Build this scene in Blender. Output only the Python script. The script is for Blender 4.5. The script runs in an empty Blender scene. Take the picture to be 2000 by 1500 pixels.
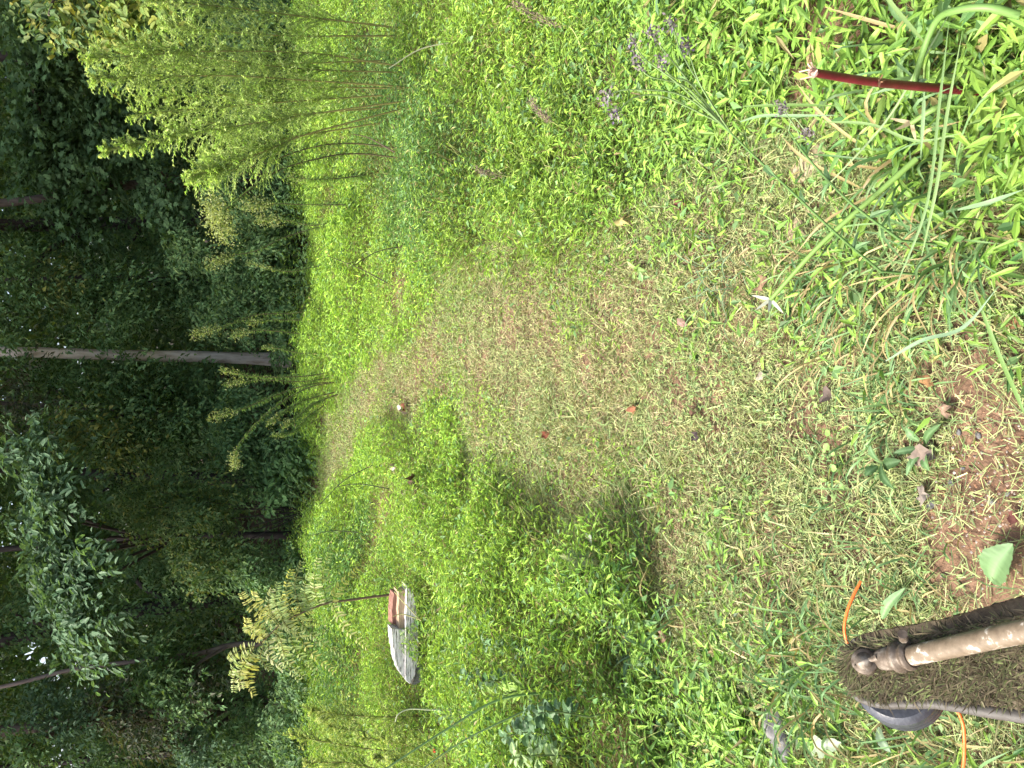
import bpy, math, random
import numpy as np
from mathutils import Vector, Matrix

R = np.random.default_rng(7)
random.seed(7)
SC = bpy.context.scene
COL = SC.collection

# ------------------------------------------------------------------ camera
F = 1511.0                      # focal length in pixels of the 2000 px long side
PITCH = math.radians(22.8)
CAMH = 1.6
FW = np.array([0, math.cos(PITCH), -math.sin(PITCH)])
DN = np.array([0, -math.sin(PITCH), -math.cos(PITCH)])
RT = np.array([1.0, 0, 0])
CP = np.array([0, 0, CAMH])
cam = bpy.data.cameras.new('camera')
cam.sensor_fit = 'HORIZONTAL'
cam.sensor_width = 36
cam.lens = 36 * F / 2000
cam.clip_start = 0.05
cam.clip_end = 1000
camo = bpy.data.objects.new('camera', cam)
COL.objects.link(camo)
m = Matrix.Identity(4)
for i in range(3):                # the phone was held upright, the picture lies on its side
    m[i][0], m[i][1], m[i][2], m[i][3] = DN[i], RT[i], -FW[i], CP[i]
camo.matrix_world = m
SC.camera = camo

# ------------------------------------------------------------------ world, sun, exposure
SUN_EL, SUN_AZ = math.radians(57), math.radians(268)   # azimuth clockwise from +Y
w = bpy.data.worlds.new('World')
SC.world = w
w.use_nodes = True
nt = w.node_tree
bg = nt.nodes['Background']
sky = nt.nodes.new('ShaderNodeTexSky')
sky.sky_type = 'NISHITA'
sky.sun_disc = False
sky.sun_elevation = SUN_EL
sky.sun_rotation = SUN_AZ
sky.air_density = 1.0
sky.dust_density = 6.0
sky.ozone_density = 0.6
nt.links.new(sky.outputs[0], bg.inputs[0])
bg.inputs[1].default_value = 0.085
sun = bpy.data.lights.new('sun', 'SUN')
sun.energy = 1.5
sun.angle = math.radians(10)
sun.color = (1.0, 0.96, 0.88)
suno = bpy.data.objects.new('sun', sun)
COL.objects.link(suno)
sd = Vector((math.sin(SUN_AZ) * math.cos(SUN_EL), math.cos(SUN_AZ) * math.cos(SUN_EL), math.sin(SUN_EL)))
suno.rotation_euler = sd.to_track_quat('Z', 'Y').to_euler()
VS = SC.view_settings
VS.view_transform = 'Standard'
VS.look = 'None'
VS.gamma = 1
VS.use_curve_mapping = False
VS.exposure = 2.5
SC.cycles.max_bounces = 6
SC.cycles.diffuse_bounces = 3
SC.cycles.glossy_bounces = 2
SC.cycles.transmission_bounces = 3
SC.cycles.transparent_max_bounces = 4

# ------------------------------------------------------------------ places: photograph pixel -> point in the world
def ray(x, y):
    u, v = 1500 - y, x
    return FW + RT * ((u - 750) / F) + DN * ((v - 1000) / F)
def gp(x, y, z=0.0):
    r = ray(x, y)
    return CP + r * ((z - CAMH) / r[2])
def dp(x, y, Y):
    r = ray(x, y)
    return CP + r * (Y / r[1])
def zp(x, y, d):                  # d metres along the optical axis
    return CP + ray(x, y) * d

# ------------------------------------------------------------------ numpy helpers
def nrm(a):
    return a / np.maximum(np.linalg.norm(a, axis=-1, keepdims=True), 1e-9)
_lat = np.random.default_rng(3).random((64, 64))
def noise2(x, y, s=1.0, o=0.0):
    x = np.asarray(x) * s + 17.3 + o; y = np.asarray(y) * s + 9.1 + o * 1.7
    xi = np.floor(x).astype(int); yi = np.floor(y).astype(int)
    fx = x - xi; fy = y - yi
    fx = fx * fx * (3 - 2 * fx); fy = fy * fy * (3 - 2 * fy)
    g = lambda a, b: _lat[a % 64, b % 64]
    return (g(xi, yi) * (1 - fx) + g(xi + 1, yi) * fx) * (1 - fy) + (g(xi, yi + 1) * (1 - fx) + g(xi + 1, yi + 1) * fx) * fy
def sstep(a, b, x):
    t = np.clip((x - a) / (b - a), 0, 1)
    return t * t * (3 - 2 * t)
def ground_z(x, y):
    return (noise2(x, y, 0.8, 4) - 0.5) * 0.07 + (noise2(x, y, 2.7, 8) - 0.5) * 0.025

class MB:
    def __init__(s): s.V = []; s.F = []; s.C = []; s.S = []; s.n = 0
    def add(s, V, Fc, C=(1, 1, 1), smooth=False):
        V = np.asarray(V, float).reshape(-1, 3); Fc = np.asarray(Fc, int).reshape(-1, 3)
        C = np.asarray(C, float)
        if C.ndim == 1: C = np.tile(C, (len(V), 1))
        s.V.append(V); s.F.append(Fc + s.n); s.C.append(C); s.S.append(np.full(len(Fc), smooth)); s.n += len(V)
        return s
    def quads(s, V, Q, C=(1, 1, 1), smooth=False):
        Q = np.asarray(Q, int).reshape(-1, 4)
        return s.add(V, np.concatenate([Q[:, [0, 1, 2]], Q[:, [0, 2, 3]]]), C, smooth)
    def mesh(s, name, mat):
        V = np.concatenate(s.V); Fc = np.concatenate(s.F); C = np.concatenate(s.C); S = np.concatenate(s.S)
        me = bpy.data.meshes.new(name)
        me.vertices.add(len(V)); me.vertices.foreach_set('co', V.astype(np.float32).ravel())
        me.loops.add(len(Fc) * 3); me.loops.foreach_set('vertex_index', Fc.astype(np.int32).ravel())
        me.polygons.add(len(Fc))
        me.polygons.foreach_set('loop_start', np.arange(0, len(Fc) * 3, 3, dtype=np.int32))
        me.polygons.foreach_set('use_smooth', S)
        a = me.color_attributes.new('Col', 'FLOAT_COLOR', 'POINT')
        a.data.foreach_set('color', np.concatenate([C, np.ones((len(C), 1))], 1).astype(np.float32).ravel())
        me.update(calc_edges=True)
        me.materials.append(mat)
        return me
    def build(s, name, mat, parent=None, **kw):
        o = bpy.data.objects.new(name, s.mesh(name, mat))
        COL.objects.link(o)
        if parent is not None:
            o.parent = parent
            o.matrix_parent_inverse = Matrix.Translation(-Vector(parent.location))
        tag(o, **kw)
        return o
def tag(o, label=None, cat=None, group=None, kind=None):
    if label: o['label'] = label
    if cat: o['category'] = cat
    if group: o['group'] = group
    if kind: o['kind'] = kind
    return o
def thing(name, label, cat, loc, group=None):
    o = bpy.data.objects.new(name, None)
    o.empty_display_size = 0.1
    o.location = Vector(loc)
    COL.objects.link(o)
    return tag(o, label, cat, group)

T = {
 'dia':   ([0, .42, 1, .42], [0, -.5, 0, .5], [0, .10, 0, .10], [(0, 1, 2), (0, 2, 3)]),
 'lance': ([0, .24, .24, .62, .62, 1, .42], [0, -.5, .5, -.33, .33, 0, 0], [0, .05, .05, .04, .04, 0, -.01],
           [(0, 6, 1), (0, 2, 6), (1, 6, 3), (2, 4, 6), (3, 6, 5), (6, 4, 5)]),
 'blade': ([0, 0, .33, .33, .67, .67, 1], [-.4, .4, -.5, .5, -.36, .36, 0], [0] * 7,
           [(0, 1, 3), (0, 3, 2), (2, 3, 5), (2, 5, 4), (4, 5, 6)]),
 'straw': ([0, 0, 1, 1], [-.5, .5, .4, -.4], [0] * 4, [(0, 1, 2), (0, 2, 3)]),
 'oval':  ([0, .18, .18, .5, .5, .82, .82, 1, .5], [0, -.34, .34, -.5, .5, -.36, .36, 0, 0], [0, .05, .05, .08, .08, .04, .04, 0, 0],
           [(0, 8, 1), (0, 2, 8), (1, 8, 3), (2, 4, 8), (3, 8, 5), (4, 6, 8), (5, 8, 7), (8, 6, 7)]),
 'maple': ([0, .12, .38, .45, .75, .62, 1, .62, .75, .45, .38, .12, .35], [0, -.30, -.55, -.22, -.38, -.14, 0, .14, .38, .22, .55, .30, 0],
           [0, .04, .08, .02, .04, .01, 0, .01, .04, .02, .08, .04, 0],
           [(12, a, (a + 1) % 12) for a in range(12)]),
}
def leaves(mb, P, D, N, L, W, C, kind='dia', droop=0.0):
    n = len(P)
    if n == 0: return
    t, s_, l, fc = T[kind]
    t = np.array(t); s_ = np.array(s_); l = np.array(l); fc = np.array(fc)
    D = nrm(D); S = nrm(np.cross(D, N)); N = np.cross(S, D)
    L = np.broadcast_to(L, (n,)); W = np.broadcast_to(W, (n,))
    V = P[:, None] + D[:, None] * (t[None, :, None] * L[:, None, None]) + S[:, None] * (s_[None, :, None] * W[:, None, None]) \
        + N[:, None] * (l[None, :, None] * np.minimum(L, W * 3)[:, None, None])
    dr = np.broadcast_to(droop, (n,))
    V[:, :, 2] -= dr[:, None] * L[:, None] * t[None] ** 2
    k = len(t)
    Fc = (fc[None] + (np.arange(n) * k)[:, None, None]).reshape(-1, 3)
    C = np.asarray(C, float)
    if C.ndim == 1: C = np.tile(C, (n, 1))
    mb.add(V.reshape(-1, 3), Fc, np.repeat(C, k, 0))
def rdir(n, zlo=-1.0, zhi=1.0):
    a = R.random(n) * 2 * math.pi; z = R.uniform(zlo, zhi, n); c = np.sqrt(np.maximum(0, 1 - z * z))
    return np.stack([np.cos(a) * c, np.sin(a) * c, z], 1)
def pal(n, cols, p=None, jit=0.18):
    cols = np.array(cols, float)
    i = R.choice(len(cols), n, p=p); j = R.choice(len(cols), n, p=p); f = R.random((n, 1)) * .5
    c = cols[i] * (1 - f) + cols[j] * f
    return np.clip(c * (1 + R.normal(0, jit, (n, 1))), 0.004, 1)
def bez(pts, n):
    pts = np.array(pts, float)                     # Catmull-Rom through the points
    if len(pts) == 2: return pts[0] + (pts[1] - pts[0]) * np.linspace(0, 1, n)[:, None]
    e = np.concatenate([[2 * pts[0] - pts[1]], pts, [2 * pts[-1] - pts[-2]]])
    u = np.linspace(0, len(pts) - 1 - 1e-6, n); i = u.astype(int); f = (u - i)[:, None]
    p0, p1, p2, p3 = e[i], e[i + 1], e[i + 2], e[i + 3]
    return .5 * (2 * p1 + (p2 - p0) * f + (2 * p0 - 5 * p1 + 4 * p2 - p3) * f ** 2 + (3 * p1 - p0 - 3 * p2 + p3) * f ** 3)
def tube(mb, pts, rad, sides=6, col=(1, 1, 1), wob=0.0, cap=True):
    pts = np.array(pts, float); n = len(pts); rad = np.broadcast_to(rad, (n,))
    tg = nrm(np.gradient(pts, axis=0))
    ref = np.array([0, 0, 1.0]) if abs(tg[0][2]) < .9 else np.array([1.0, 0, 0])
    a = nrm(np.cross(tg, ref)); b = np.cross(tg, a)
    th = np.linspace(0, 2 * math.pi, sides, endpoint=False)
    rr = rad[:, None] * (1 + wob * R.normal(0, 1, (n, sides)))
    V = pts[:, None] + a[:, None] * (np.cos(th)[None, :, None] * rr[:, :, None]) + b[:, None] * (np.sin(th)[None, :, None] * rr[:, :, None])
    i = np.arange(n - 1)[:, None] * sides; j = np.arange(sides)[None]
    Q = np.stack([i + j, i + (j + 1) % sides, i + sides + (j + 1) % sides, i + sides + j], -1).reshape(-1, 4)
    mb.quads(V.reshape(-1, 3), Q, col, True)
    if cap:
        for e, pc in ((0, pts[0]), (n - 1, pts[-1])):
            mb.add(np.concatenate([V[e], [pc]]), [(k, (k + 1) % sides, sides) for k in range(sides)], col)
def inpoly(x, y, poly):
    poly = np.array(poly); c = np.zeros(len(x), bool); j = len(poly) - 1
    for i in range(len(poly)):
        xi, yi = poly[i]; xj, yj = poly[j]
        k = ((yi > y) != (yj > y)) & (x < (xj - xi) * (y - yi) / (yj - yi + 1e-12) + xi)
        c ^= k; j = i
    return c
def sdist(x, y, poly):            # > 0 outside
    poly = np.array(poly); d = np.full(len(x), 1e9); P = np.stack([x, y], 1)
    for i in range(len(poly)):
        a = poly[i]; b = poly[(i + 1) % len(poly)]; ab = b - a
        t = np.clip(((P - a) @ ab) / (ab @ ab + 1e-12), 0, 1)
        d = np.minimum(d, np.linalg.norm(P - (a + t[:, None] * ab), axis=1))
    return np.where(inpoly(x, y, poly), -d, d)

# ------------------------------------------------------------------ materials
def mat_leaf(name, trans=0.35, rough=0.5, spec=0.25, tint=(1.15, 1.1, 0.55)):
    M = bpy.data.materials.new(name); M.use_nodes = True; t = M.node_tree; t.nodes.clear()
    o = t.nodes.new('ShaderNodeOutputMaterial'); p = t.nodes.new('ShaderNodeBsdfPrincipled')
    a = t.nodes.new('ShaderNodeAttribute'); a.attribute_name = 'Col'
    p.inputs['Roughness'].default_value = rough
    p.inputs['Specular IOR Level'].default_value = spec
    t.links.new(a.outputs['Color'], p.inputs['Base Color'])
    if trans > 0:
        tr = t.nodes.new('ShaderNodeBsdfTranslucent'); mx = t.nodes.new('ShaderNodeMixShader')
        mu = t.nodes.new('ShaderNodeMix'); mu.data_type = 'RGBA'; mu.blend_type = 'MULTIPLY'
        mu.inputs[0].default_value = 1
        t.links.new(a.outputs['Color'], mu.inputs[6]); mu.inputs[7].default_value = (*tint, 1)
        t.links.new(mu.outputs[2], tr.inputs[0])
        mx.inputs[0].default_value = trans
        t.links.new(p.outputs[0], mx.inputs[1]); t.links.new(tr.outputs[0], mx.inputs[2])
        t.links.new(mx.outputs[0], o.inputs[0])
    else:
        t.links.new(p.outputs[0], o.inputs[0])
    return M
def mat_noise(name, cols, scale=(1, 1, 1), nscale=8.0, detail=8, rough=.8, bump=.4, bscale=30.0, metal=0.0, spec=.3, dist=0.0, pos=None, coord='Object', bdist=.02):
    M = bpy.data.materials.new(name); M.use_nodes = True; t = M.node_tree
    p = t.nodes['Principled BSDF']
    tc = t.nodes.new('ShaderNodeTexCoord'); mp = t.nodes.new('ShaderNodeMapping'); mp.inputs['Scale'].default_value = scale
    t.links.new(tc.outputs[coord], mp.inputs[0])
    n = t.nodes.new('ShaderNodeTexNoise'); n.inputs['Scale'].default_value = nscale; n.inputs['Detail'].default_value = detail
    n.inputs['Distortion'].default_value = dist; n.inputs['Roughness'].default_value = .65
    t.links.new(mp.outputs[0], n.inputs[0])
    r = t.nodes.new('ShaderNodeValToRGB'); e = r.color_ramp.elements
    while len(e) < len(cols): e.new(.5)
    for i, c in enumerate(cols):
        e[i].position = pos[i] if pos else .28 + .44 * i / max(1, len(cols) - 1); e[i].color = (*c, 1)
    t.links.new(n.outputs[0], r.inputs[0]); t.links.new(r.outputs[0], p.inputs['Base Color'])
    n2 = t.nodes.new('ShaderNodeTexNoise'); n2.inputs['Scale'].default_value = bscale; n2.inputs['Detail'].default_value = 10
    t.links.new(mp.outputs[0], n2.inputs[0])
    b = t.nodes.new('ShaderNodeBump'); b.inputs['Strength'].default_value = bump; b.inputs['Distance'].default_value = bdist
    t.links.new(n2.outputs[0], b.inputs['Height']); t.links.new(b.outputs[0], p.inputs['Normal'])
    p.inputs['Roughness'].default_value = rough; p.inputs['Metallic'].default_value = metal; p.inputs['Specular IOR Level'].default_value = spec
    return M
M_STILT = mat_leaf('stiltgrass_leaf', .30, .5, .3)
M_GRASS = mat_leaf('grass_blade', .3, .5, .3)
M_STRAW = mat_leaf('cut_grass', .2, .6, .2)
M_WOOD = mat_leaf('tree_leaf', .35, .55, .18, (1.15, 1.15, .5))
M_FERN = mat_leaf('feathery_leaf', .5, .5, .2)
M_DRY = mat_leaf('dry_leaf', .12, .75, .15, (1.1, .9, .7))
M_STEM = mat_leaf('plant_stem', 0, .5, .3)
M_BARK_PALE = mat_noise('pale_bark', [(.20, .14, .10), (.50, .43, .35), (.66, .60, .52)], (1, 1, .22), 14, rough=.85, bump=.6, bscale=22)
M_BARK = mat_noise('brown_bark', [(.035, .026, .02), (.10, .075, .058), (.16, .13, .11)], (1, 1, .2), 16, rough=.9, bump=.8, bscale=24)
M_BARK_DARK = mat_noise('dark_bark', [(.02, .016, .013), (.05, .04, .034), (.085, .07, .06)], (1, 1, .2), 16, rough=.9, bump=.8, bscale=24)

# ------------------------------------------------------------------ layout of the field
def poly(pts): return [tuple(gp(x, y)[:2]) for x, y in pts]
MOWN = poly([(2060, 640), (1900, 600), (1700, 550), (1570, 490), (1470, 430), (1370, 470), (1270, 500), (1160, 545), (1050, 560), (970, 585),
             (890, 615), (820, 660), (755, 700), (705, 745), (672, 800), (646, 850), (628, 905), (615, 960), (640, 965), (662, 915), (695, 870), (735, 820),
             (785, 775), (850, 765), (910, 800), (965, 850), (1030, 890), (1110, 920), (1200, 960), (1270, 1030), (1340, 1080), (1430, 1160), (1500, 1250),
             (1540, 1380), (1520, 1560), (2060, 1600)])
TIM = gp(815, 1245, .1)[:2]
def veg_h(x, y):
    d = sdist(x, y, MOWN) + (noise2(x, y, 3.0, 2) - .5) * .35 + (noise2(x, y, 1.2, 77) - .5) * .3 + (noise2(x, y, 8, 78) - .5) * .15
    lump = .14 + 1.5 * sstep(.25, .72, noise2(x, y, 1.25, 5)) * (0.55 + .8 * noise2(x, y, 2.7, 7)) + .25 * noise2(x, y, 5.5, 9)
    base = .20 + .25 * sstep(1.3, 3.2, y)
    h = base * lump * (.35 * sstep(-.02, .3, d) + .65 * sstep(.05, .95, d)) * (1 - .42 * sstep(4.5, 7.5, y)) * (1 - .25 * sstep(-.6, -2.0, x) * sstep(3.5, 5, y))
    h = .40 * np.tanh(h / .40)
    k = np.hypot((x - TIM[0] - .05) / .70, (y - (TIM[1] - .45)) / .95)
    h = h * (.20 + .80 * sstep(.5, 1.05, k + (noise2(x, y, 6, 88) - .5) * .7))
    m0 = gp(842, 1243); mound = np.exp(-((x - m0[0]) / .15) ** 2 - ((y - m0[1]) / .12) ** 2); h = h + .24 * mound
    m0 = gp(845, 1145); h = h + .2 * np.exp(-((x - m0[0]) / .12) ** 2 - ((y - m0[1]) / .12) ** 2)
    return np.where(d > 0, h + .02, .03 + .03 * noise2(x, y, 5, 6)), d

# ------------------------------------------------------------------ ground
def make_ground():
    xs = np.concatenate([np.linspace(-400, -12, 12), np.linspace(-10, 10, 121), np.linspace(12, 400, 12)])
    ys = np.concatenate([np.linspace(-400, -4, 10), np.linspace(-2, 16, 110), np.linspace(18, 400, 14)])
    X, Y = np.meshgrid(xs, ys)
    Z = ground_z(X, Y)
    V = np.stack([X, Y, Z], -1).reshape(-1, 3); nx = len(xs)
    i = np.arange(len(ys) - 1)[:, None] * nx; j = np.arange(nx - 1)[None]
    Q = np.stack([i + j, i + j + 1, i + nx + j + 1, i + nx + j], -1).reshape(-1, 4)
    M = bpy.data.materials.new('red_clay_soil'); M.use_nodes = True; t = M.node_tree; p = t.nodes['Principled BSDF']
    tc = t.nodes.new('ShaderNodeTexCoord')
    n1 = t.nodes.new('ShaderNodeTexNoise'); n1.inputs['Scale'].default_value = 3; n1.inputs['Detail'].default_value = 12; n1.inputs['Roughness'].default_value = .7
    n2 = t.nodes.new('ShaderNodeTexNoise'); n2.inputs['Scale'].default_value = 60; n2.inputs['Detail'].default_value = 8
    for n in (n1, n2): t.links.new(tc.outputs['Object'], n.inputs[0])
    r1 = t.nodes.new('ShaderNodeValToRGB'); e = r1.color_ramp.elements
    e[0].position = .3; e[0].color = (.05, .030, .019, 1); e[1].position = .7; e[1].color = (.23, .14, .092, 1)
    x = e.new(.5); x.color = (.12, .075, .048, 1)
    mx = t.nodes.new('ShaderNodeMix'); mx.data_type = 'RGBA'; mx.blend_type = 'OVERLAY'; mx.inputs[0].default_value = .6
    t.links.new(n1.outputs[0], r1.inputs[0]); t.links.new(r1.outputs[0], mx.inputs[6]); t.links.new(n2.outputs[0], mx.inputs[7])
    # leaf mould under the trees, clay in the open
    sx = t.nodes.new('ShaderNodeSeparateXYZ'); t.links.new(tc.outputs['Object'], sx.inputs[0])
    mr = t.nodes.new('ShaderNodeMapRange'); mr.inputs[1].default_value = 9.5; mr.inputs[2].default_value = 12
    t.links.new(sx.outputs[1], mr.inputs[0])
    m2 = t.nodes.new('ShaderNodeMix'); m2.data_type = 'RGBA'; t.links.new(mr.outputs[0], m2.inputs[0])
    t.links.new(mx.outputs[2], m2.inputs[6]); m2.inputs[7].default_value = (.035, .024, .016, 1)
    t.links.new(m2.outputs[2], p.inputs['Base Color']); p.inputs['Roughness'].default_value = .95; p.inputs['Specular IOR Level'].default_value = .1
    b = t.nodes.new('ShaderNodeBump'); b.inputs['Strength'].default_value = .7; b.inputs['Distance'].default_value = .02
    t.links.new(n2.outputs[0], b.inputs['Height']); t.links.new(b.outputs[0], p.inputs['Normal'])
    mb = MB(); mb.quads(V, Q, (1, 1, 1), True)
    tag(mb.build('ground', M), kind='structure')
make_ground()

# ------------------------------------------------------------------ trees
WOODC = [(.105, .195, .075), (.135, .235, .095), (.078, .155, .060), (.165, .245, .085)]
WOODBLUE = [(.095, .17, .09), (.12, .20, .105), (.075, .14, .072)]
WOODYEL = [(.14, .21, .07), (.10, .17, .065), (.24, .25, .065), (.075, .14, .055)]
WOODBROWN = [(.075, .09, .05), (.06, .09, .05), (.09, .085, .05)]
def sprays(mb, A, D, ln, nl, size, cols, p=None, kind='dia', droop=.35, wid=.42, asp=.5, twig=None):
    """leafy twigs: A attachment points, D directions, ln lengths"""
    n = len(A)
    if n == 0: return
    D = nrm(D); S = nrm(np.cross(D, np.tile([0, 0, 1.0], (n, 1))) + 1e-6); 
    t = R.uniform(.08, 1.0, (n, nl)); s = R.uniform(-1, 1, (n, nl))
    ln = np.broadcast_to(ln, (n,))
    P = A[:, None] + D[:, None] * (t * ln[:, None])[..., None] + S[:, None] * (s * wid * ln[:, None] * (1.05 - t * .75))[..., None]
    P[..., 2] += -droop * ln[:, None] * t ** 2 + R.normal(0, .05, (n, nl)) * ln[:, None]
    LD = D[:, None] * .7 + S[:, None] * np.sign(s)[..., None] * .8 + R.normal(0, .35, (n, nl, 3)); LD[..., 2] -= .45
    N = np.array([0, 0, 1.0]) + R.normal(0, .45, (n, nl, 3)) + D[:, None] * .35
    sz = size * R.uniform(.6, 1.25, (n, nl)).ravel()
    C = pal(n * nl, cols, p)
    leaves(mb, P.reshape(-1, 3), LD.reshape(-1, 3), N.reshape(-1, 3), sz, sz * asp, C, kind, .15)
    if twig is not None:
        for k in range(n):
            tt = np.linspace(0, 1, 4)[:, None]
            pp = A[k] + D[k] * tt * ln[k]; pp[:, 2] -= droop * ln[k] * tt[:, 0] ** 2
            tube(twig, pp, np.linspace(.008, .003, 4) * max(1, ln[k]), 3, cap=False)
def blob(mb, x, y, rx, ry, Y, n, size, cols, p=None, kind='dia', ln=.8, nl=34, droop=.6, dY=.6, twig=None, asp=.5, wid=.22):
    """a bough of leafy twigs centred where the photograph shows it"""
    n = max(8, int(n * .72)); c = dp(x, y, Y); d = c[1] / ray(x, y)[1]
    q = nrm(R.normal(0, 1, (n, 3))) * R.random((n, 1)) ** .45
    A = c + np.stack([q[:, 0] * ry * d / F, q[:, 1] * dY, -q[:, 2] * rx * d / F], 1)
    az = R.normal(-math.pi / 2, 1.1, n)
    D = np.stack([np.cos(az), np.sin(az), R.uniform(-.25, .35, n)], 1)
    A = A - D * (ln * .5)
    sprays(mb, A, D, ln * R.uniform(.6, 1.3, n), nl, size, cols, p, kind, droop, wid, asp, twig)
    return c
def canopy(mb, x, y, z0, z1, rad, n, cols, size=.34):
    q = nrm(R.normal(0, 1, (n, 3))) * R.random((n, 1)) ** .4
    P = np.array([x, y, (z0 + z1) / 2]) + q * np.array([rad, rad, (z1 - z0) / 2])
    N = np.array([0, 0, 1.0]) + R.normal(0, .5, (n, 3))
    sz = size * R.uniform(.7, 1.3, n)
    leaves(mb, P, rdir(n, -.5, .2), N, sz, sz * .6, pal(n, cols), 'dia', .1)
def limbs(parent, trunkpts, targets, r, mat):
    tp = np.array(trunkpts)
    for c in targets:
        i = np.argmin(np.abs(tp[:, 2] - (c[2] - .5 - .25 * np.hypot(*(tp[:, :2] - c[:2]).T)))) if len(tp) else 0
        a = tp[i]; mid = (a + c) / 2 + np.array([0, 0, .15 * np.linalg.norm(c - a)])
        m_ = MB(); tube(m_, bez([a, mid, c], 9), np.linspace(r * .5, r * .12, 9), 6, wob=.05)
        m_.build('limb', mat, parent)
def tree(name, label, path, Y, dia, mat, blobs, cols, can=(4.8, 13, 3.4, 1100), size=.085, kind='dia', group=None, asp=.5, base_drop=True, cat='tree', limb=True, ivy=0):
    """path: pixels up the stem from low to high; Y distance"""
    pts = [dp(x, y, Y) for x, y in path]
    b = pts[0].copy(); b2 = pts[1] - pts[0]
    base = b - b2 / b2[2] * (b[2] + .12); 
    base[2] = -.12
    top = pts[-1]; up = nrm(pts[-1] - pts[-2]); up = nrm(up + np.array([0, 0, .6]))
    hgt = can[1] - 1.5
    ext = [top + up * (hgt - top[2]) * .5, top + up * (hgt - top[2])] if hgt > top[2] + .5 else []
    ctrl = [base] + pts + ext
    P = bez(ctrl, 40); zz = (P[:, 2] - P[0, 2]) / (P[-1, 2] - P[0, 2])
    rad = dia / 2 * (1 - .75 * zz) * (1 + .5 * np.exp(-np.maximum(P[:, 2], 0) / .25))
    t = thing(name, label, cat, (base[0], base[1], 0), group)
    mb = MB(); tube(mb, P, rad, 14, wob=.025); mb.build('trunk', mat, t)
    cm = MB(); tw = MB(); tg = []
    for bl in blobs:
        bl = dict(bl); o = dict(size=size, cols=cols, kind=kind, asp=asp); o.update(bl)
        tg.append(blob(cm, twig=None, **o))
    if can[3]: canopy(cm, P[-1][0], P[-1][1], can[0], can[1], can[2], int(can[3] * .6), cols, .44)
    if cm.n: cm.build('crown', M_WOOD, t, kind='stuff')
    if limb and tg: limbs(t, P[4:], [c for c in tg if True], dia / 2, mat)
    if ivy:
        im = MB(); k = R.integers(1, 34, ivy); ff = R.random((ivy, 1)); c0 = P[k] * (1 - ff) + P[k + 1] * ff
        keep = c0[:, 2] < 5.5; c0 = c0[keep]; n = len(c0)
        a = R.random(n) * 2 * math.pi; o = np.stack([np.cos(a), np.sin(a), np.zeros(n)], 1)
        rr = np.interp(c0[:, 2], P[:, 2], rad)[:, None]
        leaves(im, c0 + o * (rr + R.random((n, 1)) ** 2 * .14), nrm(o * .5 + np.array([0, 0, -1.0]) + R.normal(0, .4, (n, 3))), o + R.normal(0, .3, (n, 3)), .055, .05, pal(n, WOODC), 'dia')
        im.build('ivy', M_WOOD, t, kind='stuff')
    return t
B = lambda x, y, rx, ry, Y, n, **k: dict(x=x, y=y, rx=rx, ry=ry, Y=Y, n=n, **k)

tree('straight_tree', 'straight pale grey trunk standing alone at the middle of the wood edge', [(540, 702), (400, 697), (250, 694), (120, 690), (10, 687)], 13.5, .205, M_BARK_PALE,
     [B(10, 560, 40, 90, 13.2, 34), B(20, 800, 45, 90, 13.0, 40, cols=WOODBROWN), B(0, 680, 25, 50, 13.2, 14)], WOODC, limb=False)
tree('maple_tree', 'slender brown trunk half hidden by pale maple leaves behind the tall feathery weeds', [(480, 345), (385, 352), (250, 362), (120, 377), (20, 395)], 13.8, .17, M_BARK,
     [B(60, 300, 70, 90, 13.0, 70), B(150, 340, 60, 60, 13.0, 45), B(250, 310, 40, 70, 12.8, 34), B(300, 400, 45, 60, 12.6, 34), B(60, 200, 60, 80, 13, 55), B(190, 230, 60, 60, 12.6, 40), B(130, 430, 60, 50, 13.4, 34), B(50, 110, 60, 70, 12.4, 50)],
     [(.09, .165, .07), (.075, .14, .06), (.11, .19, .08)], kind='maple', size=.105, asp=.95)
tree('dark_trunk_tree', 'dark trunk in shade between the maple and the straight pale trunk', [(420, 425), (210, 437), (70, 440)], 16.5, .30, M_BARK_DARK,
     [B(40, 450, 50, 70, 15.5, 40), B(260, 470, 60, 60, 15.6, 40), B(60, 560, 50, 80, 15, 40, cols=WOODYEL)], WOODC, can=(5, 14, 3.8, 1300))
tree('understory_tree', 'thin understory tree with layered drooping boughs right of the pale trunk', [(520, 560), (350, 548), (200, 540), (60, 545)], 14.3, .09, M_BARK_DARK,
     [B(170, 560, 45, 60, 13.4, 50), B(215, 610, 30, 60, 13.0, 36), B(300, 560, 50, 70, 13.5, 60), B(380, 560, 55, 70, 13.2, 60), B(440, 520, 40, 60, 12.8, 44), B(330, 480, 50, 50, 13.8, 44), B(170, 650, 40, 30, 13, 18), B(90, 570, 40, 60, 13.4, 36, cols=WOODYEL)], WOODC, size=.09)
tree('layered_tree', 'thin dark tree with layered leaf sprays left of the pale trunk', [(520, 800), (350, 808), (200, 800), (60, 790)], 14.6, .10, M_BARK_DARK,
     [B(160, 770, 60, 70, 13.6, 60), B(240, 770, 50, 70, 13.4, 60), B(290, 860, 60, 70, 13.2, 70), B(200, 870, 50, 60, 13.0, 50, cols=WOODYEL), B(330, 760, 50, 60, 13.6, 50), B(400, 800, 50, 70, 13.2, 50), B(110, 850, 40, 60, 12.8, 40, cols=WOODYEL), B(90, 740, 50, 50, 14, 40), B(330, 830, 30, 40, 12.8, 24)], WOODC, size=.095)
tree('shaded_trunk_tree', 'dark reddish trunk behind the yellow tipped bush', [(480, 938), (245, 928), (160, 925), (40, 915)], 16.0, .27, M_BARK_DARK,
     [B(40, 930, 40, 60, 15.4, 36), B(200, 960, 40, 40, 15.5, 24)], WOODC, can=(5, 14, 3.8, 1300))
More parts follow.
